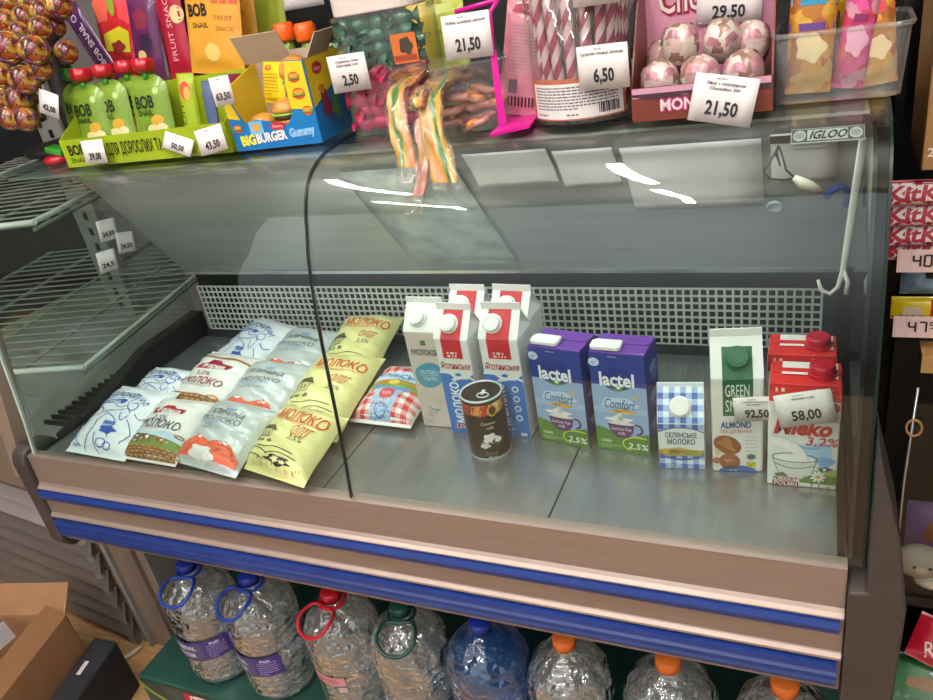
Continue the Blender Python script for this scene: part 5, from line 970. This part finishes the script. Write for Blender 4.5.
Rl = Matrix.Rotation(math.radians(-7), 3, 'Z')
for k in range(11):
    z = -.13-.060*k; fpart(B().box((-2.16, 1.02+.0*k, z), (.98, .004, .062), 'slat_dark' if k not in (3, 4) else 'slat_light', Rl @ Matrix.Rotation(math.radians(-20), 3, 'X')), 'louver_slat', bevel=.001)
fpart(B().box((-2.10, .975, -.14), (.86, .02, .16), 'beige_paint', Rl), 'kick_rail'); fpart(B().box((-2.14, 1.12, -.45), (.94, .01, .68), 'dark_panel', Rl), 'louver_backing')
b = B(); b.box((-1.62, .985, -.50), (.20, .012, .60), 'beige_paint'); b.box((-1.705, .972, -.50), (.03, .02, .60), 'grey_paint'); b.box((-1.645, .974, -.50), (.012, .012, .60), 'grey_paint'); b.box((-1.56, .974, -.50), (.035, .014, .60), 'rail_metal'); b.box((-1.52, 1.03, -.50), (.01, .10, .60), 'grey_paint')
fpart(b, 'end_panel', weld=False)
fpart(B().prism([(.80, -.06), (.84, -.06), (.905, .30), (.865, .30)], -1.530, -1.494, 'beige_paint'), 'slanted_post')

# ------------------------------------------------------------------ below the counter
gb = thing('green_platform', 'dark green low base under the water bottles with a red and white word', 'platform', (-.71, 1.02, FZ))
B().box((0, 0, .05), (1.60, .40, .10), 'green_board').build('base_board', gb, bevel=.006)
mat('picture_grey', '#3d4744', .5, 0, .4, 12)
a = Art(); a.rect(-.79, -.046, .79, .040, 'picture_grey', 0); a.rect(-.655, -.005, -.595, .034, '#b81e2c', 1); a.text('ПОЛЯНА', -.50, .014, .030, '#e6e2dc', w=.24, bold=.04, l=2); a.text('П', -.625, .014, .026, '#f0e9e6', w=.02, bold=.04, l=3); a.curve([(-.80, .03), (-.77, .0), (-.71, -.03)], .012, '#8aa02c', 1)
a.build(gb, lambda u, v, h: Vector((u, -.2-h, v+.05)))
clear('water', '#eef2f2', 4.5, .02, 1.0, 30, .12, 1.5, .02); clear('water_blue', '#5f9fe0', 2.5, .03, 1.0, 24, .14, 1.5, .02)
mat('blue_cap', '#1b2f8a', .35); mat('blue_handle', '#1c3c8f', .35); mat('green_handle', '#17423a', .35); mat('red_handle', '#b01a2a', .35); mat('orange_top', '#e2722c', .4); mat('label_violet', '#3d2f74', .4); mat('label_green', '#6f9a1c', .4)
def bottle(label, x, y, hd, cap, water='water', style='ring', lab=None, H=.315, r=.083, handle=True):
    t = thing('water_bottle', label, 'water bottle', (x, y, -.70), R.uniform(-.3, .3), 'large water bottles under the counter')
    pr = [(.0, .004), (r*.80, 0), (r*.97, .012), (r, .03)]
    for k in range(6): z = .035+k*.016; pr += [(r*.965, z), (r, z+.006), (r, z+.011)]
    pr += [(r*.94, .135), (r*.94, .150)]
    for k in range(4): z = .155+k*.018; pr += [(r*.97, z), (r, z+.007), (r*.99, z+.013)]
    pr += [(r*.97, H*.74), (r*.88, H*.81), (r*.70, H*.875), (r*.45, H*.93), (r*.27, H*.955), (r*.25, H), (0, H)]
    mod = {'swirl': lambda q, z, a: q*(1+.030*math.sin(11*a+34*z)*(z > .15)*(z < H*.93)), 'facet': lambda q, z, a: q*(1+.028*abs(math.sin(6*a+8*z))*(z > .14)*(z < H*.93)), 'ring': lambda q, z, a: q*(1+.012*math.sin(7*a+20*z)*(z > .19)*(z < H*.93))}[style]
    B().lathe(pr, water, n=64, mod=mod).build('bottle_body', t)
    c = B(); c.lathe([(r*.27, H-.010), (r*.27, H+.008), (r*.24, H+.012), (0, H+.012)], cap, n=28, mod=lambda q, z, a: q*(1+.03*math.sin(14*a))).build('cap', t)
    if handle:
        p = [(.0, -r*.30, H-.014), (.030, -r*.34, H-.014), (.040, -r*.75, H-.020), (.026, -r*1.02, H-.034), (0, -r*1.10, H-.040), (-.026, -r*1.02, H-.034), (-.040, -r*.75, H-.020), (-.030, -r*.34, H-.014)]
        Q = [Vector(q_) for q_ in p]; nq = len(Q); p = [.5*(2*Q[i]+(Q[(i+1) % nq]-Q[i-1])*f_+(2*Q[i-1]-5*Q[i]+4*Q[(i+1) % nq]-Q[(i+2) % nq])*f_*f_+(3*Q[i]-Q[i-1]-3*Q[(i+1) % nq]+Q[(i+2) % nq])*f_**3) for i in range(nq) for f_ in (0, .25, .5, .75)]
        B().tube(p, .0042, hd, 8, True).tube([(r*.34*math.cos(k*PI/8), r*.34*math.sin(k*PI/8), H-.016) for k in range(16)], .0045, hd, 6, True).build('carry_handle', t, weld=False)
    if lab: 
        a = Art(); lab(a, r); f = lambda u, v, h: Vector(((r*1.012+h)*math.sin(u/r), -(r*1.012+h)*math.cos(u/r), v)); a.build(t, f, .012, 'bottle_label')
    return t
def lab_violet(a, r): a.rect(-.085, .095, .085, .152, 'label_violet', 0); a.rect(-.078, .100, .020, .147, '#4b4668', 1); a.text('MINERAL', -.03, .135, .012, '#d9d9e6', w=.07, bold=.02); a.text('WATER', -.03, .112, .011, '#d9d9e6', w=.06, bold=.02); a.lines(.03, .138, .045, 6, .007, .002, '#a8a2c4'); a.text('Вода', .05, .144, .006, '#e3e0ee', w=.022, bold=.02)
def lab_pink(a, r): a.rect(-.06, .130, .05, .155, '#c4828c', 0); a.text('ДЖЕРЕЛО', -.005, .142, .010, '#8c2f44', w=.075); a.rect(.03, .11, .05, .125, '#b9a2a6', 0)
def lab_white(a, r): a.rect(-.07, .06, .05, .118, '#c6cbd6', 0); a.blob(-.03, .09, .02, .018, '#7d86a8', 1, seed=4, amp=.4); a.text('Вода', .02, .10, .012, '#4a5a94', w=.03); a.lines(-.0, .08, .045, 3, .005, .002, '#7d86a8')
def lab_green(a, r): a.rect(-.08, .195, .08, .225, 'label_green', 0); a.text('ДЖЕРЕЛО', 0, .21, .012, '#c6dd7a', w=.10, l=1)
YB = .925
bottle('clear water bottle with blue carry handle and violet label, leftmost under the counter', -1.300, YB, 'blue_handle', 'blue_cap', lab=lab_violet)
bottle('clear water bottle with blue carry handle and violet label, second from left', -1.118, YB, 'blue_handle', 'blue_cap', lab=lab_violet)
bottle('clear water bottle with red carry handle', -.900, YB, 'red_handle', 'red_cap', style='facet', lab=lab_pink, r=.0805)
bottle('clear finely rippled water bottle with dark green carry handle', -.733, YB, 'green_handle', 'green_handle', style='swirl', lab=lab_white, r=.080)
bottle('blue tinted water bottle with dark blue cap', -.556, YB, 'blue_handle', 'blue_cap', 'water_blue', handle=False, r=.084)
bottle('clear water bottle with orange cap, right beside the blue bottle', -.388, YB, 'blue_handle', 'orange_top', style='swirl', handle=False, r=.080)
bottle('clear water bottle with orange cap and green label', -.200, YB, 'blue_handle', 'orange_top', style='swirl', handle=False, lab=lab_green)
bottle('clear water bottle with orange cap at the far right under the counter', -.012, YB, 'blue_handle', 'orange_top', style='swirl', handle=False)
# cardboard box, crate, cable at lower left
K = on(66, 615, -.52); e1 = (on(8, 690, -.52)-K); e1 = Vector((e1.x, e1.y, 0)).normalized(); e2 = Vector((-e1.y, e1.x, 0)); e2 = e2 if e2.x < 0 else -e2
def cbx(a_, b_, z): return K+e1*a_+e2*b_+Vector((0, 0, z))
W1, W2, Hc = .34, .30, -.28
cb = thing('cardboard_box', 'open brown cardboard box on the floor at the lower left', 'cardboard box', (K.x, K.y, FZ)); ko = Vector((K.x, K.y, FZ))
def slabq(pts, m, name, par, off, th=.004):
    o = B().add([p-off for p in pts], [tuple(range(len(pts)))], m).build(name, par, thick=th); return o
for p, q in (((0, 0), (W1, 0)), ((W1, 0), (W1, W2)), ((W1, W2), (0, W2)), ((0, W2), (0, 0))): slabq([cbx(*p, 0), cbx(*q, 0), cbx(*q, Hc), cbx(*p, Hc)], 'cardboard', 'box_wall', cb, ko)
slabq([cbx(0, 0, Hc+.002), cbx(W1, 0, Hc+.002), cbx(W1, W2, Hc+.002), cbx(0, W2, Hc+.002)], 'cardboard', 'box_bottom', cb, ko)
slabq([cbx(0, 0, 0), cbx(W1, 0, 0), cbx(W1-.01, .03, .045), cbx(.01, .03, .045)], 'cardboard', 'flap', cb, ko); slabq([cbx(0, 0, 0), cbx(0, W2, 0), cbx(-.06, W2-.01, .05), cbx(-.06, .01, .05)], 'cardboard', 'flap', cb, ko)
t = thing('paper_slip', 'white paper slip sticking up inside the cardboard box', 'paper', (K.x, K.y, K.z)); slabq([cbx(.04, .13, -.03), cbx(.16, .17, -.03), cbx(.16, .165, .035), cbx(.05, .125, .035)], 'paper', 'slip', t, K, .0006)
f1 = e1; f2 = e2; C2 = K-e2*.052+e1*.03
mat('crate_black', '#1b1c22', .6, 0, .3, 30, .2, 80)
ct = thing('black_crate', 'black soft crate with white labels beside the cardboard box', 'crate', (C2.x, C2.y, FZ)); rc_ = Matrix((f1, -f2, Vector((0, 0, 1)))).transposed().to_4x4()
ang = math.atan2(f1.y, f1.x)
R3 = Matrix.Rotation(ang, 3, 'Z')
ctr = Vector((0, 0, .09))+f1*.16
B().prism([(-.034, 0), (.034, 0), (.030, .165), (-.030, .18)], -.17, .17, 'crate_black').build('crate_body', ct, mtx=Matrix.Translation(f1*.12) @ Matrix.Rotation(ang, 4, 'Z'), bevel=.006)
a = Art(); a.rect(.02, -.014, .13, .018, '#d6cfd2', 1); a.lines(.03, .010, .09, 4, .006, .0022, '#8f888c', 2); fnc = lambda u, v, h: f1*(.12+u)+Matrix.Rotation(ang, 3, 'Z') @ Vector((0, v, .1735-.19*v*.6+h)); a.build(ct.children[0], lambda u, v, h: ct.children[0].matrix_local.inverted() @ fnc(u, v, h), name='paper_label'); a = Art(); a.rect(-.10, -.024, -.06, .0, '#c9c3c6', 1); a.text('ПОШТА', -.08, -.015, .008, '#1b1c22', w=.034, l=2)
a.build(ct, lambda u, v, h: f1*(.12+u)+Matrix.Rotation(ang, 3, 'Z') @ Vector((0, v, .1735-.19*v*.6+h)))
mat('cord_white', '#cfc3b2', .5)
o = on(95, 700, FZ+.006); t = thing('white_cable', 'white cable curving across the wooden floor at the lower left', 'cable', o)
B().tube([on(*q, FZ+.006)-o for q in ((92, 715), (95, 690), (102, 676), (116, 664), (130, 655), (142, 646))], .006, 'cord_white', 8).build('cord', t)

# ------------------------------------------------------------------ shelf unit at the right
mat('kit_red', '#a3122a', .3, 0, .08, 20, coat=.3); mat('pack_yellow', '#d9bd1c', .3, 0, .1, 20, coat=.3); mat('pack_green', '#1f5a2c', .35, 0, .4, 20, coat=.2); mat('pack_violet', '#6d4a84', .35, 0, .25, 14, coat=.2); mat('plush', '#c6b6a6', .8, 0, .08, 30, .2, 120); mat('shelf_dark', '#1a1715', .5, 0, .2, 12); mat('tag_pink', '#e9c9c3', .5); mat('carton_tan', '#9c7448', .6, 0, .06, 15)
YS = 1.12
rk = thing('wall_shelf', 'black shelf rack with narrow shelves right of the counter', 'shelf', (.34, 1.3, FZ)); ro = Vector((.34, 1.3, FZ))
def rp(b, n, **k): return b.build(n, rk, -ro, **k)
rp(B().box((.36, 1.42, .1), (.5, .03, 1.8), 'shelf_dark'), 'rack_back'); rp(B().box((.112, 1.36, .1), (.012, .10, 1.8), 'black'), 'rack_side')
zs = [at(915, 274, YS).z, at(915, 340, YS).z-.004, at(920, 168, YS).z]
for z in zs: rp(B().box((.37, 1.28, z-.010), (.44, .28, .012), 'shelf_dark'), 'shelf_board')
rp(B().box((.37, 1.12, at(915, 352, YS).z-.006), (.44, .05, .028), 'wood_trim'), 'wood_ledge')
def digits(s, lab, P, w_=.07, h_=.032):
    mm = pose(P, 0, 6, 0); t = thing('shelf_price_tag', lab, 'price tag', group='pale pink shelf price tags', mtx=mm); B().box((0, 0, 0), (w_, .001, h_), 'tag_pink').build('card', t)
    a = Art()
    seg = {'4': 'fgbc', '0': 'abcdef', '7': 'abc', '1': 'bc', '9': 'abcdfg'}
    def dig(c, x, y, k):
        W, H = k*.55, k; Lg = {'a': ((0, H), (W, H)), 'b': ((W, H), (W, H/2)), 'c': ((W, H/2), (W, 0)), 'd': ((0, 0), (W, 0)), 'e': ((0, 0), (0, H/2)), 'f': ((0, H/2), (0, H)), 'g': ((0, H/2), (W, H/2))}
        for q in seg[c]: p0, p1 = Lg[q]; a.stroke([(x+p0[0], y+p0[1]), (x+p1[0], y+p1[1])], k*.17, '#15131a', 2)
    x = -w_*.22
    for i, c in enumerate(s): k = .015 if i < 2 else .009; dig(c, x, -.007+(0 if i < 2 else .006), k); x += k*.55+.005
    for i in range(7): a.rect(-w_*.47+.014*i, -h_*.46, -w_*.47+.014*i+.0006, h_*.46, '#d9a9a4', 1)
    a.build(t, lambda u, v, h: Vector((u, -.0006-h, v))); return t
digits('409', 'pale pink price tag reading 40 under the red bars', at(918, 261, YS-.004)+Vector((.010, 0, 0))); digits('4799', 'pale pink price tag reading 47 under the yellow pack', at(913, 327, YS-.004)+Vector((.010, 0, 0)))
kits = ('topmost', 'second from the top', 'third from the top', 'lowest')
for i, (py) in enumerate((197, 218, 238, 252)):
    P = at(914, py, YS+.012+.004*i)+Vector((.025, 0, -.012)); t = thing('chocolate_bar', 'red wrapped chocolate bar with white lettering, '+kits[i]+' of the four stacked', 'chocolate bar', group='red chocolate bars on the shelf', mtx=pose(P, 0, 20, 0))
    fn = slab(.13, .034, .014, 'kit_red', t, 'wrapper')
    a = Art(); a.text('KitKat', -.0585, .016, .021, '#e2d8d5', w=.090, bold=.13, sh=.15, l=1, al='l'); a.text('KitKat', -.0585, .016, .020, '#9c1028', w=.088, bold=.03, sh=.15, l=2, al='l'); a.build(fn.body, fn, .012)
packet('yellow sweet pack with red letter on the lower shelf of the rack', at(910, 314, YS+.03)+Vector((.03, 0, -.008)), .11, .034, .02, 'pack_yellow', lambda a, w, h: (a.text('N', w*.05, h*.55, .022, '#b3202c', w=.022, bold=.05), a.text('uts', w*.3, h*.5, .016, '#b3202c', w=.03, bold=.05), a.blob(-w*.25, h*.4, w*.12, h*.25, '#c9b8a0', 1, seed=3), a.lines(-w*.4, h*.25, w*.7, 1, .004, .004, '#8a7c60')), 0, 10, 0, group='packs on the right shelf')
packet('clear blue and silver bag on the shelf between the two pink tags', at(920, 286, YS+.04)+Vector((.03, 0, -.012)), .11, .04, .03, mat('bag_silver', '#7f97a6', .3, .4, .4, 50, .3, 60), None, 0, 10, 0, group='packs on the right shelf')
tb = thing('tan_carton', 'tan carton printed 270 standing on the top shelf at right', 'carton', (.122, 1.20, zs[2]-.004)); B().box((.115, 0, .15), (.22, .16, .30), 'carton_tan').build('carton_body', tb, bevel=.002)
a = Art(); a.text('270 г/g', .034, .024, .011, '#efe6dc', w=.048, bold=.02); a.build(tb, lambda u, v, h: Vector((u, -.08-h, v)))
# glass case below the rack
gcx = thing('glass_cabinet', 'small glass fronted cabinet right of the counter below the wooden ledge', 'cabinet', (.33, 1.2, FZ)); go = Vector((.33, 1.2, FZ))
pz = at(905, 600, 1.06).z
clear('cabinet_glass', '#eef2f0', .5, .02)
B().box((.36, 1.06, -.09), (.44, .004, .36), 'cabinet_glass').build('door', gcx, -go); B().tube([at(918, 388, 1.05)-go, at(904, 480, 1.05)-go, at(896, 560, 1.05)-go], .0022, 'trim_silver', 6).build('door_edge', gcx)
B().tube([at(914+8*math.cos(k*PI/6), 428+8*math.sin(k*PI/6), 1.045)-go for k in range(12)], .0018, 'wood_trim', 6, True).build('ring_handle', gcx)
B().box((.36, 1.22, pz-.01), (.44, .30, .02), 'shelf_dark').build('cabinet_floor', gcx, -go); B().box((.36, 1.36, -.1), (.44, .02, .40), 'shelf_dark').build('cabinet_back', gcx, -go)
packet('violet and white pack in the glass cabinet behind the soft toy', at(920, 590, 1.12)+Vector((.05, .0, -.03)), .16, .20, .03, 'pack_violet', lambda a, w, h: (a.blob(-w*.1, h*.75, w*.25, h*.12, '#8a4a2c', 1, seed=3), a.blob(w*.2, h*.5, w*.25, h*.14, '#a58ab6', 1, seed=5), a.rect(-w*.45, h*.12, w*.45, h*.24, '#8f76aa', 1)), 0, 8, 0, group='packs in the glass cabinet')
pt = thing('soft_toy', 'cream soft toy lying in the glass cabinet at lower right', 'soft toy', at(918, 575, 1.085)); 
B().ball((.0, 0, .03), (.036, .024, .030), 'plush', 18, 12).build('toy_head', pt); B().ball((.05, .01, .0), (.05, .028, .026), 'plush', 18, 12).build('toy_body', pt); B().ball((.022, -.012, .002), (.03, .016, .012), 'plush', 14, 10).build('toy_paw', pt)
for x in (-.010, .012): B().ball((x, -.0225, .036), (.0028, .002, .0028), 'black', 10, 8).build('toy_eye', pt)
packet('red pack with white lettering on the bottom shelf at lower right', at(921, 655, 1.0)+Vector((.05, 0, -.04)), .15, .075, .03, 'kit_red', lambda a, w, h: (a.text('Roshen', -w*.15, h*.5, .024, '#e3c9c4', w=w*.5, sh=.2, rot=30),), 0, 45, -20, group='packs on the bottom shelf at right')
packet('dark green pack lying lowest at the lower right corner', at(915, 695, .98)+Vector((.05, 0, -.04)), .18, .09, .03, 'pack_green', lambda a, w, h: (a.blob(-w*.2, h*.5, w*.14, h*.12, '#7c5a3a', 1, seed=3), a.blob(w*.1, h*.4, w*.16, h*.12, '#3f8a3c', 1, seed=5)), 0, 50, 0, group='packs on the bottom shelf at right')
bs = thing('bottom_shelf', 'dark lower shelf right of the counter carrying red and green packs', 'shelf', (.37, 1.08, FZ)); z = at(915, 690, 1.0).z-.06
B().box((0, 0, z-FZ-.01), (.44, .30, .02), 'shelf_dark').build('shelf_board', bs); B().box((0, .14, (z-FZ)/2), (.44, .02, z-FZ), 'shelf_dark').build('shelf_support', bs)
# dark wall rack behind the sweets
bk = thing('dark_rack', 'dark panel rack behind the sweets at the top', 'rack', (-.48, 1.56, FZ)); B().box((0, 0, .85), (1.88, .03, 1.7), 'black').build('rack_panel', bk)
